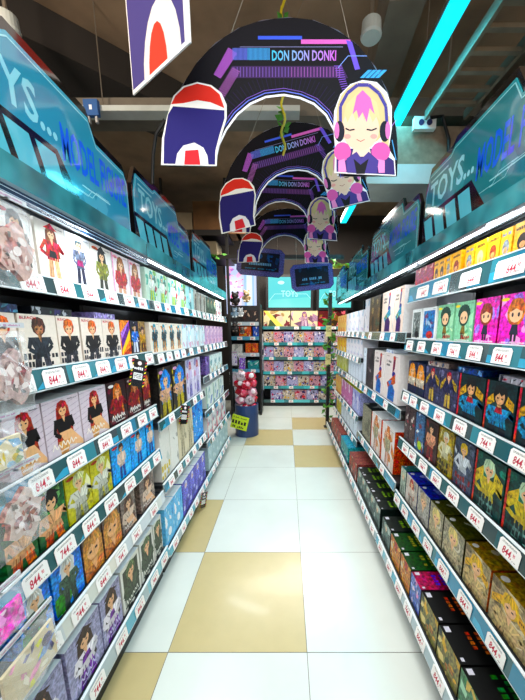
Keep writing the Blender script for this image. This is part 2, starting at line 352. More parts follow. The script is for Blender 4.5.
sty('lavwhite', 'white and lavender figure box', bg='ddd9e6', pal=['b6a8d0', 'f2f0f6', 'd49ab4', '9a9ac0'], n=10, fig=dict(hair='b05a8a', top='d8d0e8', leg='8a86b8', hl=1))
sty('purpteal', 'purple and teal figure box', bg='7a6a9c', pal=['3a9aa8', 'a88ad0', 'e0dcec', '4a3a78'], n=13)
sty('whiteteal', 'white box with small teal pictures', bg='dfe9e6', pal=['7fb8b4', 'c4d9d4', '5a98a0', 'd6c9b0'], n=12)
sty('spiky', zoom=1.3, desc='green figure box, spiky black hair', bg='2f6b42', pal=['4f9058', '1f4f30', '86b078', 'c25a34'], n=14, fig=dict(hair='17181c', top='e4b893', leg='c86a3c', skin='f0cba8', wide=1.5, pose=2, hat='17181c'), logo='d6543a')
sty('lime', zoom=1.15, desc='lime figure box, sketched white figure', bg='c9c23a', pal=['e6e6dc', '8a8a4a', 'f2f0c8', 'a8a024'], n=10, fig=dict(hair='d9dcae', top='d8d8cc', leg='9a9c8a', wide=1.5, pose=2), logo='b2402a')
sty('bluesky', 'bright blue figure box, blue trousers', bg='55b4e8', pal=['7fcdf2', '3a9adc'], n=5, fig=dict(hair='4a3028', top='e8d4c4', leg='1f4f94', wide=1.2, hat=None), logo='d03a5a', side='2f78b8')
sty('whiteyel', 'white box with yellow lower band', bg='e4e2dc', pal=['cfd2cc', 'b8bab4'], n=6, foot='d9c21c')
sty('whiteplain', 'plain white box with grey drawing', bg='e8e6e0', pal=['d0cec6', 'b9b8b2'], n=6)
sty('cream', 'cream coloured box with grey figure', bg='e2d8c0', pal=['cfc4a8', 'b4ad98'], n=5, fig=dict(hair='8a8272', top='c9c0a8', leg='a89e88', hl=.5))
sty('skyblue2', 'vivid blue box with white figure', bg='3fa0e0', pal=['6ac0f0', '2470c0', 'e8f4fa'], n=9)
sty('greenwhite', 'white box with green edge', bg='e1e9e2', pal=['9ab8c0', 'c9d8d4', '8aa0c0'], n=9, edge='2f9a4a')
sty('redwhite', 'white box with red edge', bg='e4e4e2', pal=['c0c4cc', '9aa8b0', 'd46a7a'], n=9, edge='cc2a44')
sty('sky', zoom=1.1, desc='sky blue figure box, green coat', bg='5a94d8', pal=['dfe9f2', 'f2f4f6', '8cb8e6'], n=7, fig=dict(hair='dcdcd8', top='4c665a', leg='3a4c44', wide=1.4, hl=.4), bush='3f8a3a')
sty('beigeface', zoom=1.9, desc='brown figure box, blonde close-up', bg='76635a', pal=['a08474', '54443e', 'c4a890'], n=9, fig=dict(hair='c99a66', top='c98c62', leg='54403a', skin='e8bc94', hl=1.3, wide=1.8))
sty('greyrelax', zoom=1.3, desc='grey brown figure box, pale dress', bg='8a7c74', pal=['a89a90', '6a5c56', 'c8bcb2'], n=8, fig=dict(hair='6a4a3c', top='d8c4b4', leg='9a8478', hl=1.2, wide=1.5, pose=1), scr='e6ded6')
sty('kimono', zoom=1.15, desc='lilac figure box, purple kimono and hat', bg='a9a8c2', pal=['b9b8cf', '9c9bb8'], n=5, fig=dict(hair='4a3634', top='ece8ee', leg='7a3fa0', hl=.9, wide=1.5, pose=0, hat='4c3836'), scr='d9d2ee', mid='7a3f9a')
sty('forest', zoom=1.3, desc='dark olive figure box, white frame', bg='e0e0da', inner='3e4a3c', fig=dict(hair='6a7a5c', top='4c5c4a', leg='27302a', wide=1.5), head='', scr='e6e8e0')
sty('bluelight', 'light blue box with white figure', bg='8cc8ea', pal=['b8def2', '5aa4dc', 'f0f6fa'], n=9)
sty('violet', 'violet blue figure box', bg='7a78c4', pal=['9c94dc', '5a58a8', 'cfd0f0', '4a78c0'], n=10, fig=dict(hair='d8d8f0', top='8a8ad8', leg='4a4a9a', hl=1))
sty('mintwhite', 'pale mint box with small figures', bg='b9cdd0', pal=['dce8e8', '8aa8b4', '9ab8a8', 'e8eeee'], n=9)
# right side
sty('yellowface', 'small yellow box with dark portrait', bg='eeb614', pal=['f6d24a'], n=2, face='3a241c', head2='2a2420')
sty('yellowpale', 'small yellow box with blonde portrait', bg='f0bc1c', pal=['f6d24a'], n=2, face='ecd9a0', head2='2a2420')
sty('yellowbrown', 'small yellow box with brown portrait', bg='eeb41a', pal=['f6d24a'], n=2, face='9a4a20', head2='2a2420')
sty('yellowgrey', 'small yellow box with grey portrait', bg='e6b82c', pal=['f6d24a'], n=2, face='8a9096', head2='3a7ab0')
sty('purpsmall', 'small pink and purple box', bg='a8546c', pal=['d88a6a', '6a3a6a', 'e0b0b0', 'c03a4a'], n=8)
sty('pinkorange', 'pink figure box, orange hair', bg='e85fc0', pal=['f090d8', 'f7b8e4', 'd03ca8', 'b48ae0'], n=14, chibi=dict(hair='c8742a', top='2c3048', leg='2a2030'), side='b01c66')
sty('pinkbrown', 'pink figure box, brown hair', bg='e468bc', pal=['f090d8', 'f7b8e4', 'e0389a', 'b49ae6'], n=14, chibi=dict(hair='9a5444', top='2c3048', leg='2a2030'), side='b01c66')
sty('greenchibi', 'mint figure box, green curly hair', bg='9ccfae', pal=['b8e0c0', '7fb894', 'd6e8c4'], n=8, chibi=dict(hair='1f4f40', top='8a7434', leg='2c3a34', curly=True), scr2='c83038')
sty('whiteblue', 'white framed box, blue picture window', bg='eef0f0', inner='4f86b8', pal2=['2a5a94', 'b8cfe0', '8a4a6a'], ball='c03a30')
sty('whiteblack', 'white framed box, grey picture window', bg='eef0ee', inner='7f8684', pal2=['4a4e50', 'b8bcba', '2c3030'], ball='17171a')
sty('tealdark', zoom=1.35, desc='dark teal figure box, black hair', bg='11393c', pal=['0c2c30', '1a4c50'], n=5, fig=dict(hair='181a1c', top='3f8fb4', leg='17202a', skin='d8b08c', wide=1.6, pose=2), chips='c9a23a', edge='c02434', mid='a81e3c')
sty('greygold', 'slate figure box, red hair', bg='4a4a66', pal=['3a3a54', '7a7a98'], n=7, fig=dict(hair='b0403a', top='35365c', leg='c9b06a', wide=1.2, pose=2), chips='b09a4a')
sty('goldlion', zoom=1.15, desc='navy box with golden haired figure', bg='2a3556', pal=['1a2444', '4a5a7c'], n=6, fig=dict(hair='e09a28', top='d8cfc0', leg='27304a', wide=1.9, hl=.6), chips='c88a2a')
sty('teallizard', zoom=1.2, desc='dark green box, gold lettered figure', bg='14504a', pal=['0f3c38', '1f6a5c', '2a8a70'], n=8, fig=dict(hair='c7dcc0', top='c8b53a', leg='6a8a84', wide=1.4, pose=2), chips='d0b83c', edge='b8382a', foot='0f2a2c')
sty('slatewhite', 'slate grey box, white cloaked figure', bg='4c5568', pal=['6a7284', '343c4c', 'c8ccd0'], n=10, fig=dict(hair='d9b83a', top='cfd4d8', leg='6a7080', wide=1.3, pose=2), foot='8a2a34')
sty('olivegold', 'olive gold box, white armoured figure', bg='a08a24', pal=['c8b040', '6a5c18', 'd8cfa0'], n=8, fig=dict(hair='d8d8c8', top='d8d4b8', leg='8a8040', wide=1.3, pose=2), foot='2a2418')
sty('redblack', 'black box with red and pale figure', bg='4a2c2c', pal=['a02a30', '2a1a1c', 'd8b8a0'], n=9, fig=dict(hair='241a1c', top='d8a890', leg='8a2030', hl=1.2, wide=1.4))
sty('greenball', 'blue box with lime round emblem', bg='5a7a9c', pal=['dfe4e6', '8a4a4a', '2a4a6a'], n=9, ball='b6cc2a')
sty('multi', 'black and red narrow figure box', bg='5c4a4e', pal=['b03a40', 'd8d0cc', '2a2428', '4a8a6a'], n=12)
sty('oldgold', zoom=1.5, desc='cream fronted box with gold top', bg='a5977a', pal=['c4b48c', '7a6e56', 'd8ccb0'], n=8, rings='ddd2b8', chips='d9b04a', topc='8a7212', topl='b8ae98', side='a85a1c', fig=dict(hair='d8b860', top='c9b48a', leg='8a7a5c', wide=1.6))
sty('oldolive', zoom=1.5, desc='grey fronted box with olive top', bg='9c9683', pal=['b8b29c', '6e6a58'], n=8, rings='d8d2c0', topc='4c4e16', topl='a8a898', side='3a3c18', fig=dict(hair='d8c890', top='b8ac90', leg='7a7462', wide=1.6))
sty('bluetop', zoom=1.6, desc='grey fronted box with royal blue top', bg='a8a49c', pal=['c4c0b8', '7a7a80'], n=8, topc='1a2f9c', topl='8a98d0', side='18246c', fig=dict(hair='b8a890', top='a8a49c', leg='6a6a70', wide=1.5))
sty('bluetop2', 'pale box with royal blue top, redhead', bg='c0b8ae', pal=['d0c8c0', '8a8a88'], n=6, topc='2038a8', topl='a0a8d8', side='18246c', fig=dict(hair='b04a3a', top='d8ccc0', leg='8a8078', wide=1.6, hl=1))
sty('tealtop', 'pale box with teal top', bg='b4bcb0', pal=['d0d4c8', '8a9488'], n=7, topc='17706e', topl='a8d0c8', side='174c4c', fig=dict(hair='c8c4a8', top='a8b4a8', leg='78847a', wide=1.5))
sty('blackorange', 'black topped box, orange lettering', bg='8a8456', pal=['d8b048', '4a5a3a', 'e8d8a0', 'b0783a', '2a3a30'], n=16, topc='0a0a0a', topt='b85a1a', side='0a0a0a')
sty('blackgreen', 'black topped box, green lettering', bg='5a8466', pal=['d8c078', '3a7a50', 'b8dcc0', '2a4a38', 'e09a3a'], n=16, topc='0a0c0a', topt='1f7a30', side='0a0a0a')
sty('magtop', 'blue fronted box with magenta top', bg='7486b8', pal=['b8c4e8', '4a5aa0', 'd8a0c0', 'e8d8e0'], n=14, topc='9a1452', topt='6a5ac8', side='38102c')
sty('greentop', 'orange fronted box with dark green top', bg='c08a54', pal=['e8c070', '8a4a24', 'd8d0b8', 'b03a20'], n=14, topc='1c4a1c', topt='9a9a4a', side='143014')
sty('darkfig', 'grey green box with pale figure', bg='5f706a', pal=['8a9a92', '2f4640', 'b8c4bc'], n=9, topc='14221c', topt='7a9a3a', side='182824', fig=dict(hair='c4c8b8', top='6a827a', leg='34443e', wide=1.5))
sty('purplebrush', 'tall white box, purple brushstroke figure', bg='ead8cc', brush=['c0304a', '5a4a7a', '2a2c8a', '4a9ab0', '8a9a70', '4a1f6a'], side='f4f4f4')
sty('bluebrush', 'tall white box, blue brushstroke figure', bg='e6dcd8', brush=['c04040', '8a3a5a', '2a2ca0', 'c86a4a', '3f8ac8', '2f74b4'], side='f4f0ee')
sty('bronze', 'tall dark bronze figure box', bg='6a5844', pal=['8a7454', '3a3430', '4c6050', 'a08a64'], n=12, side='2a2826')
sty('darktall', 'tall dark grey figure box', bg='4a4448', pal=['6a6064', '2c2a2e', 'b8b0ac'], n=10, side='2a282a')
sty('greytall', 'tall grey green box, dark lid', bg='8f8c7c', pal=['a8a494', '6a6a5c'], n=6, topc='1f2c2c', topl='c8d0cc', side='2a3030')
sty('orangeedge', 'tall white box with orange side', bg='e4dedc', pal=['d8c8bc', 'c88a5a', 'a8a090'], n=8, edge='d86a34', topc='f4f6f6', side='c8541c', fig=dict(hair='c87a34', top='a8a48c', leg='c8a090', wide=1.2, hl=1))
sty('whitepic', 'white box with pastel pictures', bg='e2e0e4', pal=['c8c0d4', 'e8c8cc', '9ab8cc', 'd8d0b8'], n=9)
sty('orangepic', 'cream box with orange pattern', bg='e6c88a', pal=['e09a34', 'd86a3a', 'f0e0b8', 'c8503a'], n=9)
sty('yelbox', 'yellow box with orange panel', bg='e8c020', pal=['f0d860', 'd88a1a', 'e8e0c0'], n=7)
sty('limetop', 'pale box with lime top band', bg='d4d6a4', pal=['b8c43a', 'e8e4c8', 'c8cc60'], n=8, topc='e2ee3a')
sty('whitefrost', 'frosted white box with grey stripe', bg='dfe6ee', pal=['b8c4d4', '8a94a8'], n=4, edge='6a6c80')
sty('pinkyel', 'pink figure box with yellow lid', bg='c888b0', pal=['e0a8c8', 'a86a98', 'e8dce4'], n=9, topc='ecf02a')
sty('bluewhite', 'white and blue slim box', bg='b4b8dc', pal=['e8e8f4', '7a7ac0', 'd8d4e8'], n=8, topc='ecf02a')
sty('purpyel', 'purple box with yellow figure', bg='6a4a84', pal=['e0cc2a', '9a78b0', '3a2450'], n=10)
sty('yelwhite', 'yellow and white figure box', bg='d8c83a', pal=['f0ecd0', 'a89a2a', 'e8e8e0'], n=9)
sty('redgreen', 'red and green mixed box', bg='8a5450', pal=['c84a44', '3a7a54', 'e0d4c8', '4a3434'], n=10)
sty('tealwhite', 'teal and white slim box', bg='4a9a9c', pal=['dfe8e8', '2a6a94', '7ac0b8'], n=9, topc='1f94a8')
sty('anime1', 'mixed red and purple art box', bg='c8a0ac', pal=['c83a54', '4a3a6a', 'e8d0d0', '2a2030', 'e0a06a'], n=30)
sty('anime2', 'mixed blue and violet art box', bg='b4b0cc', pal=['3a4a8a', 'c0c4e0', '6a4a8a', 'e6d8dc', '2a2a44', 'f0e8ee', 'c84a6a'], n=30)
sty('anime3', 'mixed grey and gold art box', bg='c4b8ac', pal=['d8b45a', '4a4a5c', 'e8e0d8', '7a4a4a', '2c3440', 'f0e8e4', '5a6ab0'], n=30)
sty('bigcream', 'large cream box with slanted sword art', bg='e6d6b4', pal=['8a4a50', '5a6a48', 'd8c8b8', '6a3440', 'b09a74'], n=18, slash='f0dc8a')
sty('biglilac', 'large cream box with lilac robed figure', bg='ecd8b8', pal=['b090a4', 'd0b8c4', '8a6a80'], n=8, fig=dict(hair='8a6a8c', top='c4a4b4', leg='d8bcc8', hl=2, wide=1.6, pose=2))
sty('bigred', 'large dark red box with brown figure', bg='6a2a2c', pal=['c83a4a', '4a3820', '8a6a30', 'e08a90', '2a1414'], n=18)

def paint(cv, st, rng):
    W, H = cv.W, cv.H
    cv.rect(0, 0, W, H, st['bg'])
    if st.get('inner'):
        cv.rect(.1 * W, .06 * H, .9 * W, .9 * H, st['inner']);
        if st.get('pal2'): busy(cv, st['pal2'], 10, rng, .22, .25, .25, .75, .75)
    if st.get('lines'):
        for k in range(9): cv.line([(0, H * (.15 + k * .1)), (W, H * (.35 + k * .1))], H * .012, st['lines'], False)
        cv.l += 1
    if st.get('stripes'):
        n = len(st['stripes'])
        for k, c in enumerate(st['stripes']):
            t = 1.25 - k * .25; cv.poly([(0, H * (t - .6)), (W, H * t), (W, H * (t - .3)), (0, H * (t - .9))], c)
    if st.get('pal'): busy(cv, st['pal'], st.get('n', 8), rng, .3 if st.get('n', 8) < 12 else (.24 if st['n'] < 25 else .17))
    if st.get('slash'): cv.poly([(0, H), (W * .15, H), (W * .75, 0), (W * .5, 0)], st['slash'])
    if st.get('bush'): cv.ell(W * .2, H * .2, W * .35, H * .2, st['bush'])
    if st.get('wings'): cv.ell(W * .3, H * .72, W * .22, H * .12, st['wings'], rot=.9); cv.ell(W * .7, H * .74, W * .22, H * .12, st['wings'], rot=-.9)
    if st.get('rings'):
        for q in (.62, .3):
            cv.ell(W * .6, H * q, W * .28, H * .2, st['rings']); cv.ell(W * .6, H * q, W * .22, H * .15, st['bg'])
    if st.get('chips'):
        cv.poly([(W * .04, H * .45), (W * .32, H * .6), (W * .32, H * .8), (W * .04, H * .62)], st['chips'], False)
        cv.poly([(W * .68, H * .8), (W * .96, H * .66), (W * .96, H * .5), (W * .68, H * .6)], st['chips'])
        letters(cv, .07, .56, .22, .05, dark(st['chips'], .3), rng); letters(cv, .72, .64, .2, .05, dark(st['chips'], .3), rng)
    if st.get('fig'): zz = st.get('zoom', 1.0); hh = min(H * .9, W * 1.8) * zz; figure(cv, W * .5, H * .04 if zz == 1 else H * .93 - hh, hh, rng=rng, **st['fig'])
    if st.get('mid'): cv.poly([(W * .36, H * .40), (W * .64, H * .40), (W * .6, H * .52), (W * .4, H * .52)], st['mid'])
    if st.get('chibi'):
        q = st['chibi']; r = W * .26; cy = H * .66
        cv.ell(W * .5, cy - r * .1, r * 1.05, r * 1.2, q['hair'], 14)
        cv.poly([(W * .42, H * .4), (W * .58, H * .4), (W * .64, H * .2), (W * .36, H * .2)], q['top'])
        cv.rect(W * .41, H * .07, W * .48, H * .22, q['leg'], False); cv.rect(W * .52, H * .07, W * .59, H * .22, q['leg'])
        cv.ell(W * .5, cy - r * .25, r * .78, r * .75, 'f3cfae', 12)
        if q.get('curly'):
            for k in range(9): cv.ell(W * .5 + math.cos(k * .4) * r * .95, cy + math.sin(k * .4) * r * .8 + r * .2, r * .33, r * .33, q['hair'], 7)
        else: cv.poly([(W * .5 - r, cy), (W * .5 - r * .6, cy - r * .05), (W * .5, cy + r * .2), (W * .5 + r * .6, cy - r * .05), (W * .5 + r, cy), (W * .5 + r * .6, cy + r), (W * .5 - r * .6, cy + r)], q['hair'])
        for sx in (-1, 1): cv.ell(W * .5 + sx * r * .36, cy - r * .32, r * .13, r * .2, '3a2c3c', 8)
        cv.ell(W * .12, H * .9, W * .14, H * .035, 'f0dc3a')
        letters(cv, .1, .03, .8, .03, 'f6f0f4', rng)
    if st.get('face'):
        cv.ell(W * .5, H * .36, W * .3, H * .27, st['face']); cv.ell(W * .5, H * .26, W * .15, H * .11, 'd8a880')
        letters(cv, .1, .76, .8, .1, st['head2'], rng)
    if st.get('brush'):
        b_ = st['brush']; pts = [(.62, .9), (.58, .76), (.56, .64), (.66, .54), (.42, .46), (.6, .44)]
        cv.poly([(.6 * W, .95 * H), (.74 * W, .93 * H), (.7 * W, .7 * H), (.56 * W, .6 * H)], b_[1], True)
        cv.ell(.66 * W, .92 * H, .09 * W, .04 * H, b_[0]); cv.ell(.66 * W, .58 * H, .12 * W, .06 * H, b_[2])
        cv.poly([(.2 * W, .36 * H), (.75 * W, .6 * H), (.8 * W, .42 * H), (.3 * W, .26 * H)], b_[3])
        cv.poly([(.3 * W, .4 * H), (.55 * W, .46 * H), (.45 * W, .3 * H)], b_[4])
        cv.poly([(.28 * W, .02 * H), (.34 * W, .3 * H), (.6 * W, .38 * H), (.78 * W, .26 * H), (.74 * W, .02 * H)], b_[5])
        letters(cv, .12, .8, .34, .05, '3a3a3e', rng, 2); letters(cv, .12, .93, .2, .015, '8a3030', rng)
    if st.get('ball'): cv.ell(W * .6, H * .16, W * .24, H * .12, st['ball'])
    if st.get('scr'):
        scribble(cv, .12, .1, .7, .14, st['scr'], rng, 6); letters(cv, .3, .05, .5, .03, st['scr'], rng)
    if st.get('scr2'): scribble(cv, .45, .06, .45, .12, st['scr2'], rng, 5)
    if st.get('foot'): letters(cv, .02, .17, .96, .12, st['foot'], rng, 1); letters(cv, .02, .03, .8, .1, st['foot'], rng, 1)
    if st.get('head'): cv.text(st['head'], W * .05, H * .91, H * .05, st['hc'], w=W * .4)
    elif 'head' not in st and not st.get('face'): letters(cv, .68, .93, .26, .02, dark(st['bg'], .35), rng)
    if st.get('logo'): cv.ell(W * .2, H * .91, W * .14, H * .035, st['logo'])
    if st.get('edge'): cv.rect(0, 0, W * .06, H, st['edge'])

def box_mesh(w_, h_, d_, stn, seed):
    st = ST[stn]; rng = random.Random(seed); s = Soup()
    side = st.get('side', st['bg']); top = st.get('topc', 'f3f5f5' if sum(lin(side)[:3]) > .9 else side)
    s.box(-w_ / 2, w_ / 2, 0, d_, 0, h_, side, 0, top)
    cv = Canvas(s, (-w_ / 2, 0, 0), (1, 0, 0), (0, 0, 1), w_, h_); paint(cv, st, rng)
    c2 = Canvas(s, (-w_ / 2, 0, h_), (1, 0, 0), (0, 1, 0), w_, d_)
    if st.get('topt'):
        for q in (.35, .5, .65): letters(c2, .2, q, .6, .09, st['topt'], rng)
        c2.rect(w_ * .04, d_ * .05, w_ * .2, d_ * .14, 'c8c8d0'); c2.rect(w_ * .84, d_ * .05, w_ * .93, d_ * .1, 'c8c8d0')
    elif st.get('topl'):
        busy(c2, [st['topl'], dark(st['topl'], .7)], 7, rng, .22, .35, .35, .65, .65); c2.ell(w_ * .15, d_ * .12, w_ * .08, w_ * .08, 'c8c8c8')
    return s.mesh('figure_box', 'print')
# ================================================================== ROWS OF BOXES (read off the photo along each shelf front)
# (side, zbottom, ztop, front distance, rack, shelf, depth, [(x0,x1,style,count)...])
LX, RX = 0.745, 0.73
ROWS = [
 (-1, 1.660, 1.835, LX, 'left near', 'top', .15, [(-4, 34.6, 'blackhair', 1), (36.6, 66.8, 'redcoat', 1), (66.8, 91.6, 'whitehat', 1), (91.6, 112.3, 'witch', 1), (112.6, 129, 'reddress', 1), (129.7, 143, 'reddress', 1)]),
 (-1, 1.660, 1.835, LX, 'left middle', 'top', .15, [(144.5, 167, 'teal2', 2), (168, 186, 'teal2', 2), (186.6, 193.6, 'turq', 1), (194.2, 197.4, 'greybrown', 1)]),
 (-1, 1.660, 1.825, LX, 'left far', 'top', .15, [(198.5, 206, 'greybrown', 2), (206.5, 216, 'darkgreen', 3), (216.2, 221.5, 'redwhite', 2)]),
 (-1, 1.390, 1.55, LX, 'left near', 'second', .13, [(-12, 18.6, 'orange', 1), (20, 58, 'vest', 1), (58.4, 80.6, 'orange', 1), (82, 120.5, 'orange', 2), (121, 130.5, 'stripe', 1), (131, 139, 'navyblue', 1), (139.3, 147, 'brownfig', 1)]),
 (-1, 1.375, 1.55, LX, 'left middle', 'second', .13, [(149.5, 182, 'tealgold', 4), (182.4, 200.5, 'paleblue', 2)]),
 (-1, 1.375, 1.55, LX, 'left far', 'second', .13, [(200.3, 204.6, 'paleblue', 1), (205, 222.5, 'lilac', 5)]),
 (-1, 1.095, 1.286, LX, 'left near', 'third', .16, [(5, 44, 'redhead', 1), (44.3, 81, 'redhead', 1), (81.3, 107.5, 'redhead', 1), (108, 142, 'relax', 2), (142.3, 156, 'relax', 1)]),
 (-1, 0.985, 1.285, LX, 'left middle', 'third', .16, [(159, 172.2, 'bluegold', 1), (172.6, 186, 'bluegold', 1), (186.5, 201.5, 'lavwhite', 2)]),
 (-1, 1.095, 1.265, LX, 'left far', 'third', .16, [(205.5, 209.5, 'purpteal', 1), (209.8, 222, 'whiteteal', 3)]),
 (-1, 0.835, 1.015, LX, 'left near', 'fourth', .16, [(3, 35.5, 'spiky', 1), (36.5, 66, 'spiky', 1), (66.5, 111, 'lime', 2), (111.8, 146, 'bluesky', 2), (146.5, 156, 'bluesky', 1)]),
 (-1, 0.60, 0.93, LX, 'left middle', 'fourth', .16, [(160.5, 170, 'whiteyel', 1), (170.3, 178, 'whiteplain', 1), (178.3, 193, 'cream', 2), (193.5, 203.5, 'skyblue2', 2)]),
 (-1, 0.775, 0.985, LX, 'left far', 'fourth', .16, [(206.5, 223.5, 'greenwhite', 3)]),
 (-1, 0.487, 0.70, LX, 'left far', 'fifth', .16, [(207.5, 216, 'redwhite', 2), (216.2, 225.5, 'redwhite', 2)]),
 (-1, 0.570, 0.755, LX, 'left near', 'fifth', .16, [(20, 51.5, 'sky', 1), (53, 82.5, 'sky', 1), (83.5, 102.5, 'beigeface', 1), (103.5, 120.5, 'beigeface', 1), (121.5, 135.5, 'greyrelax', 1), (140, 154, 'greyrelax', 1)]),
 (-1, 0.205, 0.435, LX, 'left near', 'bottom', .2, [(12, 66, 'kimono', 1), (68, 101.5, 'kimono', 1), (102, 121, 'kimono', 1), (122, 140, 'forest', 1), (140.8, 153.5, 'forest', 1), (154.2, 162, 'forest', 1)]),
 (-1, 0.165, 0.425, LX, 'left middle', 'bottom', .2, [(165.5, 182.5, 'bluelight', 2), (183, 206, 'violet', 4)]),
 (-1, 0.165, 0.40, LX, 'left far', 'bottom', .2, [(208.5, 227.5, 'mintwhite', 6)]),
 # right run
 (1, 1.74, 1.834, RX, 'right near', 'top', .12, [(414.6, 433, 'purpsmall', 3), (434, 445, 'yellowface', 2), (446, 451, 'yellowgrey', 1), (452, 461, 'yellowbrown', 1), (465, 474, 'yellowgrey', 1), (475, 486, 'yellowpale', 1), (487.5, 499.5, 'yellowbrown', 1), (500.5, 512, 'yellowgrey', 1), (513.5, 534, 'yellowface', 1)]),
 (1, 1.455, 1.62, RX, 'right near', 'second', .15, [(407, 421, 'whiteblack', 1), (422, 436, 'whiteblue', 1), (437.5, 453.5, 'greenchibi', 1), (454.5, 473.5, 'greenchibi', 1), (474.5, 498.5, 'pinkbrown', 1), (499.5, 534, 'pinkorange', 1)]),
 (1, 1.15, 1.33, RX, 'right near', 'third', .16, [(405.4, 424.7, 'goldlion', 2), (425.2, 457.5, 'greygold', 2), (458.2, 484, 'tealdark', 1), (485, 515, 'tealdark', 1), (516.5, 560, 'tealdark', 1)]),
 (1, .85, 1.06, RX, 'right near', 'fourth', .16, [(403, 409, 'multi', 1), (409.3, 414.8, 'multi', 1), (415.3, 423.8, 'greenball', 1), (424.7, 437.3, 'redblack', 1), (438, 452.8, 'olivegold', 1), (453.5, 473, 'slatewhite', 1), (474, 503.5, 'teallizard', 1), (504.5, 549, 'teallizard', 1)]),
 (1, .49, .665, RX, 'right near', 'fifth', .19, [(397, 405.5, 'tealtop', 1), (406, 417, 'bluetop2', 1), (417.5, 429, 'bluetop', 1), (429.5, 442.5, 'oldolive', 1), (443, 463, 'oldolive', 1), (464, 489, 'oldgold', 1), (490, 532, 'oldgold', 1)]),
 (1, 1.49, 1.78, RX, 'right middle', 'top', .2, [(364.8, 369.2, 'whitepic', 1), (369.6, 380, 'bronze', 1), (382, 393.4, 'purplebrush', 1), (393.8, 404.0, 'purplebrush', 1)]),
 (1, 1.015, 1.35, RX, 'right middle', 'second', .22, [(363.2, 366, 'whitefrost', 1), (366.3, 373.4, 'darktall', 1), (373.8, 384, 'bluebrush', 1), (384.4, 399, 'bluebrush', 1)]),
 (1, .53, .836, RX, 'right middle', 'third', .22, [(362.5, 370.8, 'greytall', 1), (371.2, 380.6, 'orangeedge', 1), (381.2, 394, 'orangeedge', 1)]),
 (1, 1.49, 1.70, RX, 'right far', 'top', .15, [(336, 346, 'orangepic', 4), (346.4, 368, 'whitepic', 4)]),
 (1, 1.245, 1.42, RX, 'right far', 'second', .15, [(335, 346, 'yelbox', 3), (346.4, 365.5, 'whitepic', 5)]),
 (1, 1.015, 1.20, RX, 'right far', 'third', .2, [(335, 346.5, 'limetop', 3), (348.5, 364.8, 'whitefrost', 5)]),
 (1, .665, .90, RX, 'right far', 'fourth', .2, [(333.5, 341, 'orangepic', 3), (341.4, 352, 'pinkyel', 3), (352.4, 360, 'bluewhite', 2)]),
 (1, .405, .60, RX, 'right far', 'fifth', .2, [(332.5, 336.5, 'purpyel', 2), (336.7, 341, 'yelwhite', 2), (341.3, 357, 'whitefrost', 5)]),
 (1, .165, .315, .63, 'right near', 'bottom', .24, [(382, 390, 'darkfig', 1), (390.5, 400, 'greentop', 1), (400.4, 410, 'greentop', 1), (410.4, 420, 'magtop', 1), (420.5, 437, 'blackorange', 1), (437.5, 458.5, 'blackorange', 1), (459, 482, 'blackgreen', 1), (483, 514, 'blackgreen', 1)]),
 (1, .165, .33, .63, 'right middle', 'bottom', .22, [(349.3, 356.5, 'redgreen', 2), (357.5, 381, 'darkfig', 5)]),
 (1, .165, .33, .63, 'right far', 'bottom', .22, [(331.5, 340.5, 'redgreen', 4), (340.8, 349, 'tealwhite', 3)]),
]
ORD = {1: ['']}
def ordw(i, n):
    if n == 1: return ''
    if n == 2: return ['nearer of two', 'farther of two'][i]
    base = ['nearest', 'second', 'third', 'fourth', 'fifth', 'sixth', 'seventh', 'eighth']
    if i == n - 1: return 'farthest of ' + ['', '', '', 'three', 'four', 'five', 'six', 'seven', 'eight'][n]
    return base[i] + ' of ' + ['', '', '', 'three', 'four', 'five', 'six', 'seven', 'eight'][n]
TAGY = {}; BOXES = []
RNG = {'left near': (.52, 1.625), 'left middle': (1.675, 2.61), 'left far': (2.655, 3.72), 'right near': (.52, 1.785), 'right middle': (1.83, 2.86), 'right far': (2.905, 4.34)}
for side, z0, z1, X, rack, shelf, dep, items in ROWS:
    zm = (z0 + z1) / 2; lst = []
    lo, hi = RNG[rack]
    for x0, x1, stn, cnt in items:
        ya, yb = sorted((Yof(x0, side * X, zm), Yof(x1, side * X, zm)))
        ya = min(max(ya, lo), hi - .03); yb = max(min(yb, hi), lo + .03)
        for k in range(cnt):
            a = ya + (yb - ya) * k / cnt; b_ = ya + (yb - ya) * (k + 1) / cnt; lst.append((a, b_, stn))
    lst.sort()
    byst = {}
    for e in lst: byst.setdefault(e[2], []).append(e)
    for e in lst:
        g = byst[e[2]]; BOXES.append((side, X, z0, z1, dep, e, g.index(e), len(g), rack, shelf))
        TAGY.setdefault((rack, shelf), []).append(((e[0] + e[1]) / 2, e[1] - e[0]))
# ================================================================== SHELVING
def tag_mesh(price, w_=0.088, h_=0.054, seed=0):
    s = Soup(); r = 0.008; rng = random.Random(seed)
    pts = [(-w_ / 2, 0), (w_ / 2, 0), (w_ / 2, h_ - r), (w_ / 2 - r, h_), (-w_ / 2 + r, h_), (-w_ / 2, h_ - r)]
    s.prism(pts, -0.0015, 0, 'f4f1ec')
    cv = Canvas(s, (-w_ / 2, -0.0015, 0), (1, 0, 0), (0, 0, 1), w_, h_)
    letters(cv, .12, .84, .7, .045, '55504c', rng, 2)
    hh = h_ * .46
    cv.text(price, w_ * (.2 if w_ < .1 else .42), h_ * .16, hh, 'c01038', w=w_ * (.46 if w_ < .1 else .34), shear=.12)
    cv.text('90', w_ * (.69 if w_ < .1 else .76), h_ * .40, hh * .45, 'd01840', w=w_ * .1, shear=.12)
    letters(cv, .72, .12, .16, .08, '8a8480', rng)
    return s.mesh('price_tag', 'paper')
TAGS = [tag_mesh('844.', seed=1), tag_mesh('744.', seed=2), tag_mesh('844.', seed=3)]
TAGW = tag_mesh('644.', 0.13, 0.056, 4)
TEALS = ['276a72', '2480a2', '24565c', '2c7f8c', '1f565a', '1c7a9a', '33484a']
SHN = {}
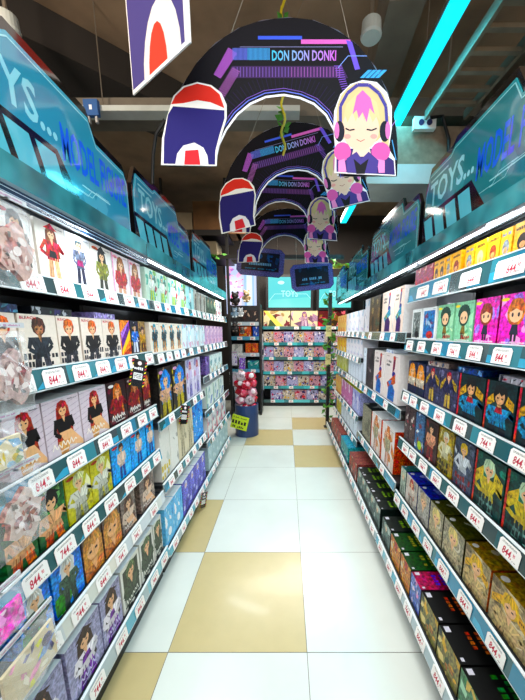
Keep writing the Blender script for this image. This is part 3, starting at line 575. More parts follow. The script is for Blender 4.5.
def rack(side, name, y0, y1, levels, label, deckX):
    root = thing('shelving_unit', (side * 0.9, (y0 + y1) / 2, 0), label, 'shelf', 'shelving units along the two sides of the aisle')
    ox, oy = side * 0.9, (y0 + y1) / 2
    def part(nm, mats, boxes, par=root, col='ffffff', ofs=(0, 0, 0)):
        s = Soup()
        for b_ in boxes: s.box(side * b_[0] - ox, side * b_[1] - ox, b_[2] - oy, b_[3] - oy, b_[4], b_[5], b_[6] if len(b_) > 6 else col)
        o = s.build(nm, mats, par); return o
    part('back_panel', 'dark', [(1.12, 1.14, y0, y1, 0.02, 1.93)])
    for yy in (y0, y1 - .02): part('upright', 'black', [(1.08, 1.12, yy, yy + .02, 0, 1.93)])
    part('base', 'black', [(deckX + .05, 1.12, y0 + .01, y1 - .01, 0, 0.11)])
    for shelf, zt, zb, X in levels:
        rng = random.Random(name + shelf)
        zb_ = zt - .012
        sh = part('shelf', 'shelf', [(X + .012, 1.10, y0 + .005, y1 - .005, zb_ - .012, zt - .004)])
        rl = Soup(); n0 = X + .008 - ox * side; n1 = X - ox * side
        def face(dA, zA, dB, zB, ya, yb, c):
            a = (side * dA, ya, zA); b_ = (side * dA, yb, zA); c_ = (side * dB, yb, zB); d_ = (side * dB, ya, zB)
            rl.poly([a, b_, c_, d_] if side > 0 else [d_, c_, b_, a], c)
        yy = y0 + .004 - oy; ye = y1 - .004 - oy
        # body of the rail
        rl.box(side * n1, side * (n1 + .012), yy, ye, zb, zb + .004, 'dfeaec'); rl.box(side * (n0), side * (n0 + .006), yy, ye, zb, zt, '9fb4b8')
        rl.box(side * (n0 - .002), side * (n0 + .008), yy, ye, zt, zt + .004, 'dfe9ec')
        a = yy
        while a < ye - .001:
            b2 = min(a + rng.uniform(.06, .16), ye); c = rng.choice(TEALS)
            if shelf == 'bottom': c = rng.choice(['aebfc4', '7fbccb', 'a2b6bb', '55abc2'])
            if rack_cream.get((name, shelf)): c = rng.choice(['ddd8c8', 'd0d4cc', 'c4ccd0'])
            face(n1, zb + .004, n0, zt, a, b2, c)
            if rng.random() < .5 and c in TEALS:
                m1 = a + (b2 - a) * .3; m2 = a + (b2 - a) * .7
                def fq(t): return (n1 - .0004 + (n0 - n1) * t, zb + .004 + (zt - zb - .004) * t)
                p0, p1 = fq(.05), fq(.45)
                q = [(side * p0[0], m1, p0[1]), (side * p0[0], b2, p0[1]), (side * p1[0], b2, p1[1]), (side * p1[0], m2, p1[1])]
                rl.poly(q if side > 0 else q[::-1], '2aa0c4')
            a = b2
        rl.build('price_rail', 'rail', sh)
        last = -9; k = 0
        tilt = -math.atan2(.008, zt - zb)
        for cy, wd in TAGY.get((name, shelf), []):
            if cy - last < .098 or cy > y1 - .05 or cy < y0 + .05: continue
            wide = (name == 'right near' and shelf == 'top')
            if wide and cy - last < .17: continue
            me = TAGW if wide else TAGS[rng.randrange(3)]
            hgt = .054
            t = put(me, 'price_tag', sh, (side * (n1 - .002), cy - oy, zb + (zt - zb - hgt) * .4 + .002), (tilt, 0, -side * PI / 2)); last = cy
    # canopy with its light tube, and teal strip in front
    cn = part('canopy', 'shelf', [(.735, 1.12, y0, y1, 1.915, 1.93), (.74, .77, y0, y1, 1.885, 1.915), (.83, .85, y0, y1, 1.88, 1.915)])
    lt = (.735, .752)
    part('light_tube', 'tube', [lt + (y0 + .03, y1 - .03, 1.872, 1.884)], cn)
    part('canopy_rail', 'steel', [(.712, .720, y0, y1, 1.868, 1.878), (.775, .785, y0, y1, 1.88, 1.885), (.80, .806, y0, y1, 1.88, 1.885)], cn)
    if name == 'left near':
        part('tube_cover', 'rail', [(.713, .722, y0, y1, 1.834, 1.868, '1d3048'), (.7125, .713, y0, y1, 1.834, 1.837, 'c8d8e4'), (.7125, .713, y0, y1, 1.848, 1.850, '9fb8cc'), (.7125, .713, y0, y1, 1.860, 1.8615, 'b8ccd8')], cn)
    s = Soup(); s.box(side * .712 - ox, side * .716 - ox, y0 + .005 - oy, y1 - .005 - oy, 1.878, 1.95)
    s.build('canopy_strip', 'valance', cn)
    return root
rack_cream = {('left near', 'fifth'): 1}
L6 = lambda l: [(n, a, b_, x) for n, a, b_, x in l]
rack(-1, 'left near', .50, 1.648, L6([('top', 1.66, 1.61, .717), ('second', 1.39, 1.325, .717), ('third', 1.095, 1.03, .717), ('fourth', .835, .77, .717), ('fifth', .57, .51, .717), ('bottom', .205, .135, .717)]), 'shelving unit nearest the camera on the left, under the largest blue header sign', .717)
rack(-1, 'left middle', 1.652, 2.63, L6([('top', 1.66, 1.61, .717), ('second', 1.375, 1.315, .717), ('third', .985, .93, .717), ('fourth', .60, .545, .717), ('bottom', .165, .115, .717)]), 'middle shelving unit on the left with black boxes of blue and yellow flowers', .717)
rack(-1, 'left far', 2.634, 3.74, L6([('top', 1.66, 1.60, .717), ('second', 1.375, 1.315, .717), ('third', 1.095, 1.04, .717), ('fourth', .775, .72, .717), ('fifth', .487, .43, .717), ('bottom', .165, .115, .717)]), 'farthest shelving unit on the left, ending at the navy bin', .717)
rack(1, 'right near', .50, 1.806, L6([('top', 1.74, 1.655, .70), ('second', 1.455, 1.385, .70), ('third', 1.15, 1.085, .70), ('fourth', .85, .785, .70), ('fifth', .49, .415, .70), ('bottom', .165, .115, .60)]), 'shelving unit nearest the camera on the right with pink and yellow boxes', .60)
rack(1, 'right middle', 1.81, 2.88, L6([('top', 1.49, 1.43, .70), ('second', 1.015, .955, .70), ('third', .53, .47, .70), ('bottom', .165, .115, .60)]), 'middle shelving unit on the right with tall brushstroke figure boxes', .60)
rack(1, 'right far', 2.884, 4.36, L6([('top', 1.49, 1.44, .70), ('second', 1.245, 1.19, .70), ('third', 1.015, .955, .70), ('fourth', .665, .61, .70), ('fifth', .405, .35, .70), ('bottom', .165, .115, .60)]), 'farthest shelving unit on the right, ending at the vine wrapped post', .60)
# ------------------------------------------------------------------ the boxes
cache = {}
for n, (side, X, z0, z1, dep, (ya, yb, stn), i, cnt, rk, sh) in enumerate(BOXES):
    w_ = round((yb - ya) * .97, 3); h_ = round(z1 - z0 - .002, 3)
    key = (stn, w_, h_, dep)
    if key not in cache: cache[key] = box_mesh(w_, h_, dep, stn, stn)
    o = put(cache[key], 'figure_box', None, (side * X, (ya + yb) / 2, z0 + .0005), (0, 0, -side * PI / 2))
    ow = ordw(i, cnt)
    lab = ST[stn]['desc'] + (', ' + ow if ow else '') + ', ' + sh + ' shelf ' + rk + ' unit'
    tag(o, lab, 'box', 'figure boxes on the %s shelf of the %s unit' % (sh, rk))
# ================================================================== HEADER SIGNS
def header_sign(side, y0, y1, label, bgc, d=0.78):
    W = y1 - y0; Hh = .395; zb = 1.955
    # in sign space: x runs left to right as read, base centre origin, front towards -Y
    root = thing('header_sign', (side * d, (y0 + y1) / 2, zb), label, 'sign', 'header signs above the shelving units', rz=-side * PI / 2)
    def shp(g): return [(-W / 2 + g * .4, g * .4), (W / 2 - g * .4, g * .4), (W / 2 - g * .4, .26 - g * .5), (W / 2 - .04, .32 - g), (W / 2 - .25, .325 - g), (W / 2 - .29, Hh - g), (-W / 2 + .28, Hh - g), (-W / 2 + .25, Hh - .02 - g), (-W / 2 + .05, Hh - .02 - g), (-W / 2 + g * .4, .28 - g)]
    s = Soup(); s.prism(shp(0), 0.0, .02, '0a090c'); s.build('frame', 'acryl', root)
    s = Soup(); s.prism(shp(.032), -.004, -.0005, bgc[0])
    cv = Canvas(s, (-W / 2, -.004, 0), (1, 0, 0), (0, 0, 1), W, Hh)
    rng = random.Random(label)
    # printed circuit pattern
    inner = [(p[0] + W / 2, p[1]) for p in shp(.046)]
    cv.poly(inner, bgc[1])
    for k in range(7):
        u = rng.uniform(.1, .85) * W; v = rng.uniform(.05, .2); r = rng.uniform(.02, .05); cv.ell(u, v, r, r, bgc[0] if k % 2 else bgc[2], 6)
    cv.line(inner + [inner[0]], .004, bgc[3])
    for k in range(2):
        u = rng.uniform(.5, .7) * W; v = rng.uniform(.05, .08); cv.line([(u, v), (u + .08, v), (u + .11, v + .03), (u + .2, v + .03)], .0025, bgc[3])
    cv.text('TOYS...', W * .07, .18, .105, '8fdcea', w=W * .41)
    cv.text('MODEL FIGURE', W * .50, .135, .115, '1464f0', w=W * .46)
    cv.rect(W * .07, .298, W * .25, .306, bgc[3], False); cv.rect(W * .6, .09, W * .8, .095, bgc[3])
    # black framed slanted bars in the lower left corner
    cv.poly([(0.0, 0), (W * .60, 0), (W * .47, .15), (0.0, .15)], '0b0d10')
    for k in range(4):
        u = W * (.012 + .118 * k); cv.poly([(u + .04, .02), (u + .122, .02), (u + .085, .13), (u, .13)], '58bfd2', False)
    cv.l += 1
    cv.poly([(W * .52, 0), (W * .98, 0), (W * .98, .012), (W * .51, .012)], '0b0d10')
    s.build('panel', 'acryl', root)
BL = ('3fa8c4', '2a93b2', '379fbd', '9fe4ee'); BT = ('28929a', '1f7d86', '2a8c92', '8fdce2')
header_sign(-1, .72, 1.64, 'largest blue toy sign at the upper left edge of the picture', BL)
header_sign(-1, 1.68, 2.60, 'blue toy sign above the middle shelving unit on the left', BL)
header_sign(-1, 2.66, 3.58, 'smallest and farthest blue toy sign on the left', BL)
header_sign(1, .87, 1.80, 'largest teal toy sign at the upper right edge of the picture', BT, .76)
header_sign(1, 1.86, 2.86, 'teal toy sign with pale edge above the right middle shelving unit', BT, .76)
header_sign(1, 2.95, 3.85, 'smaller teal toy sign third from the camera on the right', BT, .76)
header_sign(1, 3.92, 4.75, 'smallest teal toy sign beside the vine wrapped post', BT, .76)
# ================================================================== HANGING ARCHES
YA = 1.60
def A(px, py): p = atY(px, py, YA); return (p.x, p.z)
def arc(cx, cy, rx, ry, a0, a1, n=20): return [(cx + rx * math.cos(math.radians(a0 + (a1 - a0) * k / n)), cy - ry * math.sin(math.radians(a0 + (a1 - a0) * k / n))) for k in range(n + 1)]
OC = A(282, 150)                           # local origin of the arch
def Lc(px, py): a = A(px, py); return (a[0] - OC[0], a[1] - OC[1])
outer = [(166, 166), (163, 140), (166, 122), (173, 104), (183, 84), (197, 62), (215, 43), (238, 28), (262, 20), (288, 17), (314, 20), (338, 30), (358, 45), (375, 66), (388, 92), (396, 125), (398, 150), (397, 176)]
inner = [(338, 176), (338, 150), (334, 130), (326, 115), (314, 104), (300, 98), (284, 95), (266, 97), (250, 104), (237, 115), (226, 130), (219, 145), (214, 166)]
def strip_faces(s, y, rev, col):
    # band between outer and inner outline, as quads
    O = outer; I = inner[::-1]; n = 24
    def samp(L, t):
        k = t * (len(L) - 1); i = min(int(k), len(L) - 2); f = k - i; return (L[i][0] * (1 - f) + L[i + 1][0] * f, L[i][1] * (1 - f) + L[i + 1][1] * f)
    for k in range(n):
        a, b_, c, d = samp(O, k / n), samp(O, (k + 1) / n), samp(I, (k + 1) / n), samp(I, k / n)
        q = [Lc(*a), Lc(*b_), Lc(*c), Lc(*d)]; q = [(p[0], y, p[1]) for p in q]
        s.poly(q[::-1] if rev else q, col)
    ring = O + inner
    for k in range(len(ring)):
        a, b_ = Lc(*ring[k]), Lc(*ring[(k + 1) % len(ring)])
        s.poly([(a[0], 0, a[1]), (b_[0], 0, b_[1]), (b_[0], .006, b_[1]), (a[0], .006, a[1])], 'c8c4d8')
def arch_parts():
    out = {}
    s = Soup(); strip_faces(s, 0, True, '07050f'); strip_faces(s, .006, False, '15121e')
    cv = Canvas(s, (0, 0, 0), (1, 0, 0), (0, 0, 1), 9, 9, clamp=False)
    def pl(pts, c, step=True): cv.poly([Lc(*p) for p in pts], c, step)
    def ln(pts, w_, c, step=True): cv.line([Lc(*p) for p in pts], w_, c, step)
    # violet radial haze of the print
    for k in range(46):
        t = math.radians(12 + k * 3.4); c = '1c0c3a' if k % 2 else '100c2a'
        a = (284 + 60 * math.cos(t), 148 - 56 * math.sin(t)); b_ = (284 + 78 * math.cos(t), 148 - 74 * math.sin(t)); ln([a, b_], .003, c, False)
    cv.l += 1
    pl([(232, 66), (342, 66), (348, 78), (226, 78)], '3a1f52')
    for k in range(34): u = 234 + k * 3.2; ln([(u, 67), (u, 77)], .004, '8a4a9a' if k > 17 else '6a4aa0', False)
    cv.l += 1
    for k in range(22):                                            # comb lines, left shoulder
        f = k / 21; ln([(232 - 22 * f, 68 + 36 * f), (240 - 22 * f, 72 + 36 * f)], .003, 'b060b8', False)
        ln([(228 - 14 * f, 48 + 26 * f), (237 - 16 * f, 54 + 24 * f)], .0035, 'b65ad0', False)
    for k in range(14):
        f = k / 13; ln([(334 + 10 * f, 66 + 30 * f), (342 + 8 * f, 66 + 28 * f)], .003, '7a4ac0', False)
    cv.l += 1
    for k in range(30): u = 233 + k * 1.25; ln([(u, 48), (u, 60)], .0035, '5a6ad8' if k < 12 else '3a9ae0', False)
    cv.l += 1
    pl([(258, 36), (302, 36), (302, 39.5), (258, 39.5)], '3a5ae0')
    pl([(301, 39.5), (350, 39.5), (352, 44), (301, 44)], 'd860c0')
    pl([(346, 40), (352, 42), (360, 69), (355, 70)], '6a50d8')
    ln([(240, 47), (343, 47)], .002, '8a8ac0'); ln([(338, 68), (348, 56), (367, 56)], .003, '7a9ae8')
    for k in range(4): pl([(360 + k * 5, 78), (364 + k * 5, 78), (372 + k * 5, 70), (368 + k * 5, 70)], '3aa0e8', False)
    cv.l += 1
    a = Lc(272, 60.5); b_ = Lc(336, 60.5); h_ = Lc(272, 50.5)[1] - a[1]
    cv.text('DON DON DONKI', a[0], a[1], h_, '3ac0e8', w=b_[0] - a[0], col2='c860d8')
    # pale rim round the inner edge
    I = [Lc(*p) for p in inner]; cv.line(I, .009, 'f2f4ff'); 
    I2 = [Lc(284 + (p[0] - 284) * 1.05, 150 + (p[1] - 150) * 1.07) for p in inner]; cv.line(I2, .004, '6a7ae8')
    I3 = [Lc(284 + (p[0] - 284) * 1.09, 150 + (p[1] - 150) * 1.12) for p in inner]; cv.line(I3, .002, '8a60d0')
    # circuit lines beside the right foot
    ln([(396, 120), (388, 132), (388, 170)], .003, 'c08ae0'); ln([(392, 140), (396, 160)], .004, '4aa0e0')
    out['arch_panel'] = s.mesh('arch_panel', 'board')
    # left foot: board in red, white and navy
    s = Soup()
    of = [(162, 166), (163, 140), (168, 118), (174, 98), (184, 88), (198, 84), (212, 87), (222, 95), (227, 106), (227, 120), (222, 136), (218, 152), (217, 167)]
    P = [Lc(*p) for p in of]; s.prism(P[::-1], -.011, -.005, 'f4f2ee')
    cv = Canvas(s, (0, -.011, 0), (1, 0, 0), (0, 0, 1), 9, 9, clamp=False)
    pl([(164.5, 165), (165, 140), (169, 116), (174, 108), (225, 112), (225, 120), (219.5, 138), (216, 152), (215.5, 166)], '221d6c')
    pl([(172, 106), (176, 98), (185, 89.5), (198, 85.5), (211, 88.5), (220, 96), (225, 110), (211, 104), (198, 102), (184, 105)], 'dc2a1c')
    pl([(176, 166), (178, 155), (184, 147), (195, 144), (204, 149), (208, 157), (209, 166)], 'e8e6ee'); pl([(185, 166), (186, 152), (199, 151), (201, 166)], 'd42430')
    out['colour_board'] = s.mesh('colour_board', 'board')
    # right foot: printed girl with headphones
    s = Soup()
    of = [(334, 174), (335, 150), (333, 130), (334, 112), (340, 96), (350, 86), (362, 82), (376, 84), (386, 94), (391, 108), (391, 130), (388, 150), (394, 160), (395, 177)]
    P = [Lc(*p) for p in of]; s.prism(P[::-1], -.011, -.005, 'f4ecf0')
    cv = Canvas(s, (0, -.011, 0), (1, 0, 0), (0, 0, 1), 9, 9, clamp=False)
    def el(cx, cy, rx, ry, c, n=16, step=True):
        p = [Lc(cx + rx * math.cos(2 * PI * k / n), cy - ry * math.sin(2 * PI * k / n)) for k in range(n)]; cv.poly(p, c, step)
    pl([(336, 173), (336, 155), (350, 150), (376, 150), (393, 162), (394, 176)], '3a2a70')
    el(362, 116, 26, 32, 'd9c088', 20)
    pl([(336, 120), (342, 116), (344, 140), (338, 142)], 'd9c088'); pl([(380, 116), (389, 118), (388, 150), (381, 150)], 'd9c088')
    el(342, 153, 8.5, 9.5, 'e058a8', 14, False); el(380, 153, 9.5, 9.5, 'e058a8', 14)
    pl([(338, 162), (344, 160), (346, 173), (338, 173)], 'f08ac8'); pl([(376, 160), (384, 162), (384, 174), (378, 174)], 'f08ac8')
    pl([(354, 146), (368, 146), (371, 158), (351, 158)], 'f2cdb8')
    pl([(346, 160), (356, 153), (361, 160), (368, 153), (378, 162), (376, 175), (347, 174)], '4a3a8c'); pl([(353, 160), (360, 166), (368, 160), (364, 175), (356, 175)], '18141c')
    el(360, 130, 18.5, 22, 'efc8ae', 20)
    pl([(342, 124), (346, 106), (360, 92), (376, 104), (380, 124), (376, 118), (372, 124), (368, 114), (364, 122), (360, 113), (355, 123), (352, 114), (347, 124), (345, 118)], 'dcc690')
    pl([(352, 116), (356, 98), (362, 92), (370, 100), (374, 116), (369, 110), (366, 124), (362, 114), (358, 120), (356, 112)], 'e868b8')
    ln([(345, 130), (349, 132), (354, 131)], .006, '2a1c2c', False); ln([(366, 131), (371, 132), (376, 130)], .006, '2a1c2c', False); ln([(356, 141), (360, 143), (364, 141)], .003, 'b04a50')
    el(347, 138, 3.5, 2.5, 'f0a098', 10, False); el(373, 138, 3.5, 2.5, 'f0a098', 10)
    ln([(340, 126), (340, 108), (347, 95), (357, 87), (368, 87), (378, 95), (385, 108), (386, 124)], .014, '4a3f96')
    for cx in (339, 384): el(cx, 133, 5.2, 10.5, '1c1a2a', 14); 
    el(336.5, 132, 2.4, 8.5, 'e070b8', 10, False); el(387, 132, 2.6, 9, 'e070b8', 10)
    out['girl_board'] = s.mesh('portrait_board', 'board')
    return out
AP = arch_parts()
def arch(r, tilt, tx, ty, label):
    """r: distance relative to the nearest arch; tx,ty where its lettering is seen; tilt in degrees"""
    zc1 = (A(304, 55)[1] - EYE); p1 = atY(304, 55, YA); d1 = (p1 - Vector((0, 0, EYE))).dot(Vector((0, CD, -SD)))
    # point of lettering at depth d1*r
    ry = ray(tx, ty); k = d1 * r / ry.dot(Vector((0, CD, -SD))); pt = Vector((0, 0, EYE)) + ry * k
    ta = Lc(304, 55); t = math.radians(tilt)
    off = (ta[0] * math.cos(t) - ta[1] * math.sin(t), ta[0] * math.sin(t) + ta[1] * math.cos(t))
    loc = Vector((pt.x - off[0], pt.y, pt.z - off[1]))
    root = thing('hanging_arch', loc, label, 'hanging sign', 'printed arches hanging over the aisle'); root.rotation_euler = (0, -t, 0)
    put(AP['arch_panel'], 'arch_panel', root); put(AP['colour_board'], 'colour_board', root); put(AP['girl_board'], 'portrait_board', root)
    for px, py, ex in ((230, 34, .1), (350, 40, -.1)):
        a = Lc(px, py); R = Matrix.Rotation(-t, 4, 'Y'); inv = R.inverted()
        end = inv @ (Vector((pt.x - loc.x + ex, 0.0, 3.74 - loc.z)))
        s = Soup(); s.tube([(a[0], .008, a[1]), tuple(end)], .0016, 5); s.build('hanging_wire', 'wire', root)
    return loc
arch(1.0, 0, 304, 55, 'nearest and largest dark printed arch reading DON DON DONKI')
arch(1.58, 14, 295, 144, 'second dark printed arch, tilted, seen through the nearest arch')
arch(2.12, -2, 294, 184, 'third dark printed arch, behind the tilted one')
arch(2.66, 2, 291.5, 221, 'farthest and smallest dark printed arch, seen below the others')
# banner panel, upper left
a = atZ(133, 95, 2.56); b_ = atZ(190, 42, 2.56); d = (b_ - a); L = math.hypot(d.x, d.y)
root = thing('hanging_banner', (a.x, a.y, 2.56), 'hanging navy, red and white banner board with white edge at the upper left', 'banner', rz=math.atan2(d.y, d.x))
s = Soup(); s.box(0, L, 0, .006, 0, .62, 'f2f0ee')
cv = Canvas(s, (0, 0, 0), (1, 0, 0), (0, 0, 1), L, .62)
cv.rect(.006, .016, L - .03, .61, '4a4284'); cv.ell(L * .56, .0, L * .32, .24, 'e6e0de', 20); cv.ell(L * .5, .0, L * .16, .17, 'd8402e', 18)
cv.rect(0, 0, L, .014, 'f2f0ee')
s.build('printed_board', 'board', root)
for u in (.05, L - .05):
    s = Soup(); s.tube([(u, .003, .62), (u, .003, 1.18)], .0015, 5); s.build('hanging_wire', 'wire', root)
# framed plates hanging beyond the arches
def plate(x0, y0, x1, y1, Y, tilt, label):
    a = atY(x0, y1, Y); b_ = atY(x1, y0, Y); W = b_.x - a.x; Hh = b_.z - a.z
    root = thing('hanging_plate', ((a.x + b_.x) / 2, Y, a.z), label, 'hanging sign', 'framed plates hanging at the end of the aisle'); root.rotation_euler = (0, math.radians(tilt), 0)
    c = .06; pts = [(-W / 2 + c, 0), (W / 2 - c, 0), (W / 2, c), (W / 2, Hh - c), (W / 2 - c, Hh), (-W / 2 + c, Hh), (-W / 2, Hh - c), (-W / 2, c)]
    s = Soup(); s.prism(pts, 0, .02, '7a78b0', side='5a5a90'); cv = Canvas(s, (-W / 2, 0, 0), (1, 0, 0), (0, 0, 1), W, Hh)
    cv.line([(p[0] + W / 2, p[1]) for p in pts] , .012, '4a4a8a'); s.build('frame', 'print', root)
    s = Soup(); s.box(-W / 2 + .07, W / 2 - .07, -.006, -.001, .07, Hh - .06, '0e1a34'); cv = Canvas(s, (-W / 2 + .07, -.006, .07), (1, 0, 0), (0, 0, 1), W - .14, Hh - .13)
    rng = random.Random(label); busy(cv, ['1f4f7a', '2a8ab0', '16305a', '3a6aa0'], 12, rng, .13); letters(cv, .2, .3, .6, .14, '9ac8e8', rng, 1); letters(cv, .1, .08, .8, .06, '4aa0c8', rng)
    s.build('display', 'print', root)
    s = Soup()
    for u in (-W / 3, W / 3): s.tube([(u, .01, Hh), (u * .6, .01, 3.74 - a.z)], .002, 5)
    s.build('hanging_wire', 'wire', root)
plate(236, 248, 283, 276, 4.55, 5, 'framed dark plate hanging at left beneath the arches')
plate(292, 263, 335, 290, 4.75, -6, 'framed dark plate hanging at right in front of the cyan screen')
# ================================================================== CEILING WORKS
def simple(name, boxes, m_, label, cat, group=None):
    s = Soup(); c = boxes[0]; ox, oy, oz = (c[0] + c[1]) / 2, (c[2] + c[3]) / 2, c[4]
    for b_ in boxes: s.box(b_[0] - ox, b_[1] - ox, b_[2] - oy, b_[3] - oy, b_[4] - oz, b_[5] - oz)
    return tag(s.build(name, m_, None, (ox, oy, oz)), label, cat, group)
# cyan linear lamp
K = 1.88 * CD
xl = .86; zl = 1.5 + xl * K
root = thing('linear_lamp', (xl, 2.9, zl), 'long glowing cyan linear lamp hanging at upper right', 'lamp')
for y0, y1, nm, m_ in ((.6, 1.62, 'light_bar', 'cyan'), (1.62, 1.68, 'connector', 'cyan2'), (1.68, 3.2, 'light_bar', 'cyan'), (3.2, 3.26, 'connector', 'cyan2'), (3.26, 4.9, 'light_bar', 'cyan')):
    s = Soup(); s.box(-.042, .042, y0 - 2.9, y1 - 2.9, 0, .03); s.build(nm, m_, root)
s = Soup(); s.box(-.046, .046, .6 - 2.9, 4.9 - 2.9, .031, .06); s.build('housing', 'steel', root)
s = Soup()
for y in (1.0, 2.2, 3.4, 4.6): s.tube([(0, y - 2.9, .06), (0, y - 2.9, 3.75 - zl)], .003, 5)
s.build('suspension_rod', 'wire', root)
for y in (1.1, 2.5, 4.0):
    o = area('linear_lamp_light', (xl, y, zl - .01), .06, 1.2, 8, (0.1, .75, 1.0))
# beams
struct(simple('trim_1', [(-3.2, 3.2, 2.62, 2.80, 3.10, 3.22)], 'greyb', 'x', 'x')); 
struct(simple('trim_2', [(.62, 3.2, 2.60, 2.90, 2.76, 3.02)], 'beamb', 'x', 'x'))
struct(simple('trim_3', [(.62, 3.2, 2.58, 2.92, 2.62, 2.755)], 'beamw', 'x', 'x'))
for o in bpy.data.objects:
    if o.name.startswith('trim_'):
        del o['label']; del o['category']
simple('cable_tray', [(-3.2, .1, 2.50, 2.60, 3.06, 3.095), (-3.2, .1, 2.56, 2.60, 3.095, 3.13)], 'beamw', 'white metal cable tray crossing the ceiling behind the nearest arch', 'cable tray')
# slanted grey ceiling beam at right of the arch and dark joist at left
def slab(name, p, q, wid, hgt, m_, Zt):
    a = Vector(p); b_ = Vector(q); t = (b_ - a).normalized(); nrm = Vector((t.y, -t.x, 0)) * wid / 2
    s = Soup(); P = [a - nrm, a + nrm, b_ + nrm, b_ - nrm]
    lo = [(v.x, v.y, Zt - hgt) for v in P]; hi = [(v.x, v.y, Zt) for v in P]
    s.poly(lo[::-1]); s.poly(hi)
    for k in range(4): s.poly([lo[k], lo[(k + 1) % 4], hi[(k + 1) % 4], hi[k]])
    return struct(s.build(name, m_))
a = atZ(408, 0, 3.45); b_ = atZ(362, 150, 3.45); slab('trim_4', (a.x, a.y, 0), (b_.x, b_.y, 0), .22, .3, 'greyb', 3.75)
a = atZ(30, 55, 3.5); b_ = atZ(175, 128, 3.5); slab('trim_5', (a.x - .3, a.y - .15, 0), (b_.x, b_.y, 0), .5, .25, 'wall', 3.75)
# storage cartons on a high ledge at the back left
simple('high_storage_rack', [(-3.1, -.9, 5.0, 5.6, 2.96, 3.0), (-3.1, -.9, 4.96, 5.0, 2.94, 3.02), (-3.1, -.9, 5.0, 5.6, 2.62, 2.65), (-3.1, .9, 4.96, 5.0, 2.60, 2.66), (-3.1, -3.06, 5.0, 5.04, 0, 3.75), (-.94, -.9, 5.0, 5.04, 0, 3.75), (-1.9, -1.87, 5.0, 5.03, 2.62, 3.75)], 'black', 'black metal high storage rack carrying cartons at the back left', 'rack')
rng = random.Random(5); x = -2.95; k = 0
for wd, hg, mm, lb in ((.5, .42, 'carton', 'leftmost large brown carton on the high storage rack'), (.42, .5, 'carton', 'tall brown carton left of the rack post, high storage rack'), (.4, .3, 'carton2', 'short pale carton beside the rack post on the high storage rack'), (.48, .46, 'carton', 'broad brown carton in the middle of the high storage rack'), (.36, .34, 'carton', 'medium brown carton near the right end, high storage rack')):
    if x < -1.87 and x + wd > -1.92: x = -1.86
    s = Soup(); s.box(-wd / 2, wd / 2, -.2, .2, 0, hg); s.box(-.03, .03, -.201, .201, 0, hg + .001, 'ffffff')
    o = tag(s.build('carton', mm, None, (x + wd / 2, 5.28, 3.001)), lb, 'carton', 'cartons on the high storage rack'); x += wd + .02
for x, wd, lb in ((-1.75, .38, 'pale carton on the lower ledge of the high storage rack, left one'), (-1.3, .4, 'pale carton on the lower ledge of the high storage rack, right one')):
    s = Soup(); s.box(-wd / 2, wd / 2, -.2, .2, 0, .24); tag(s.build('carton', 'carton2', None, (x, 5.3, 2.651)), lb, 'carton', 'cartons on the high storage rack')
# duct
s = Soup(); s.tube([(1.55, 1.2, 3.0), (1.5, 2.4, 3.02)], .16, 18); s.tube([(1.55, 1.2, 3.0), (1.55, 1.26, 3.0)], .175, 18)
tag(s.build('air_duct', 'duct', None, smooth=False), 'galvanised round air duct high above the right header signs', 'duct')
s = Soup()
for k in range(9): s.box(1.02, 1.28, 1.3 + k * .13, 1.33 + k * .13, 3.0, 3.02)
s.box(1.0, 1.02, 1.2, 2.5, 3.0, 3.06); s.box(1.28, 1.30, 1.2, 2.5, 3.0, 3.06)
tag(s.build('cable_ladder', 'duct'), 'metal cable ladder above the largest teal sign', 'cable tray')
s = Soup()
for y in (1.35, 1.75, 2.2): s.tube([(1.01, y, 3.06), (1.01, y, 3.75)], .005, 6)
o = s.build('suspension_rod', 'wire', bpy.data.objects['cable_ladder'])
# spot lamps
for px, py, lb in ((8, 30, 'round cream ceiling lamp at the upper left corner'), (371, 36, 'round cream spot lamp right of the arch top')):
    p = atZ(px, py, 3.3); root = thing('spot_lamp', p, lb, 'lamp', 'round ceiling lamps')
    s = Soup(); s.tube([(0, 0, 0), (.0, .0, .07)], [.062, .058], 20); s.tube([(0, 0, -.012), (0, 0, 0)], [.058, .066], 20); s.build('lamp_head', 'beamw', root)
    s = Soup(); s.tube([(0, 0, .07), (0, 0, 3.75 - p.z)], .012, 8); s.build('stem', 'wire', root)
# power sockets and cables
p = atY(93, 110, 2.49); s = Soup(); s.box(-.05, .05, -.03, .0, -.05, .05, '2a5a9a'); s.box(-.035, -.02, -.02, 0, -.09, -.05, 'b0b0b0'); s.box(.02, .035, -.02, 0, -.09, -.05, 'b0b0b0')
cv = Canvas(s, (-.05, -.03, -.05), (1, 0, 0), (0, 0, 1), .1, .1); cv.rect(.04, .035, .06, .065, 'e8eef4')
tag(s.build('socket_box', 'paper', None, p), 'small blue socket box on the white cable tray', 'socket')
p = atY(423, 126, 2.57); s = Soup(); s.box(-.08, .08, -.04, 0, -.04, .04, 'e8e8e4'); s.tube([(-.03, -.045, 0), (-.03, -.039, 0)], .02, 10, '2a2a5a'); s.tube([(.03, -.045, 0), (.03, -.039, 0)], .02, 10, '2a2a5a')
tag(s.build('socket_box', 'paper', None, p), 'white double socket box on the beam at right', 'socket')
s = Soup(); p = atY(440, 125, 2.56); q = atY(447, 190, 2.56); s.tube([(atY(430, 118, 2.53)), p + Vector((0, -.03, .04)), atY(449, 140, 2.53), q], .012, 8)
tag(s.build('power_cable', 'black'), 'black cable hanging from the white socket box at right', 'cable')
s = Soup(); s.tube([atY(165, 120, 2.55), atY(156, 134, 2.55), atY(153, 155, 2.55), atY(152, 200, 2.55)], .013, 8)
tag(s.build('power_cable', 'black'), 'thick black cable hanging from the cable tray, left of the arch', 'cable')
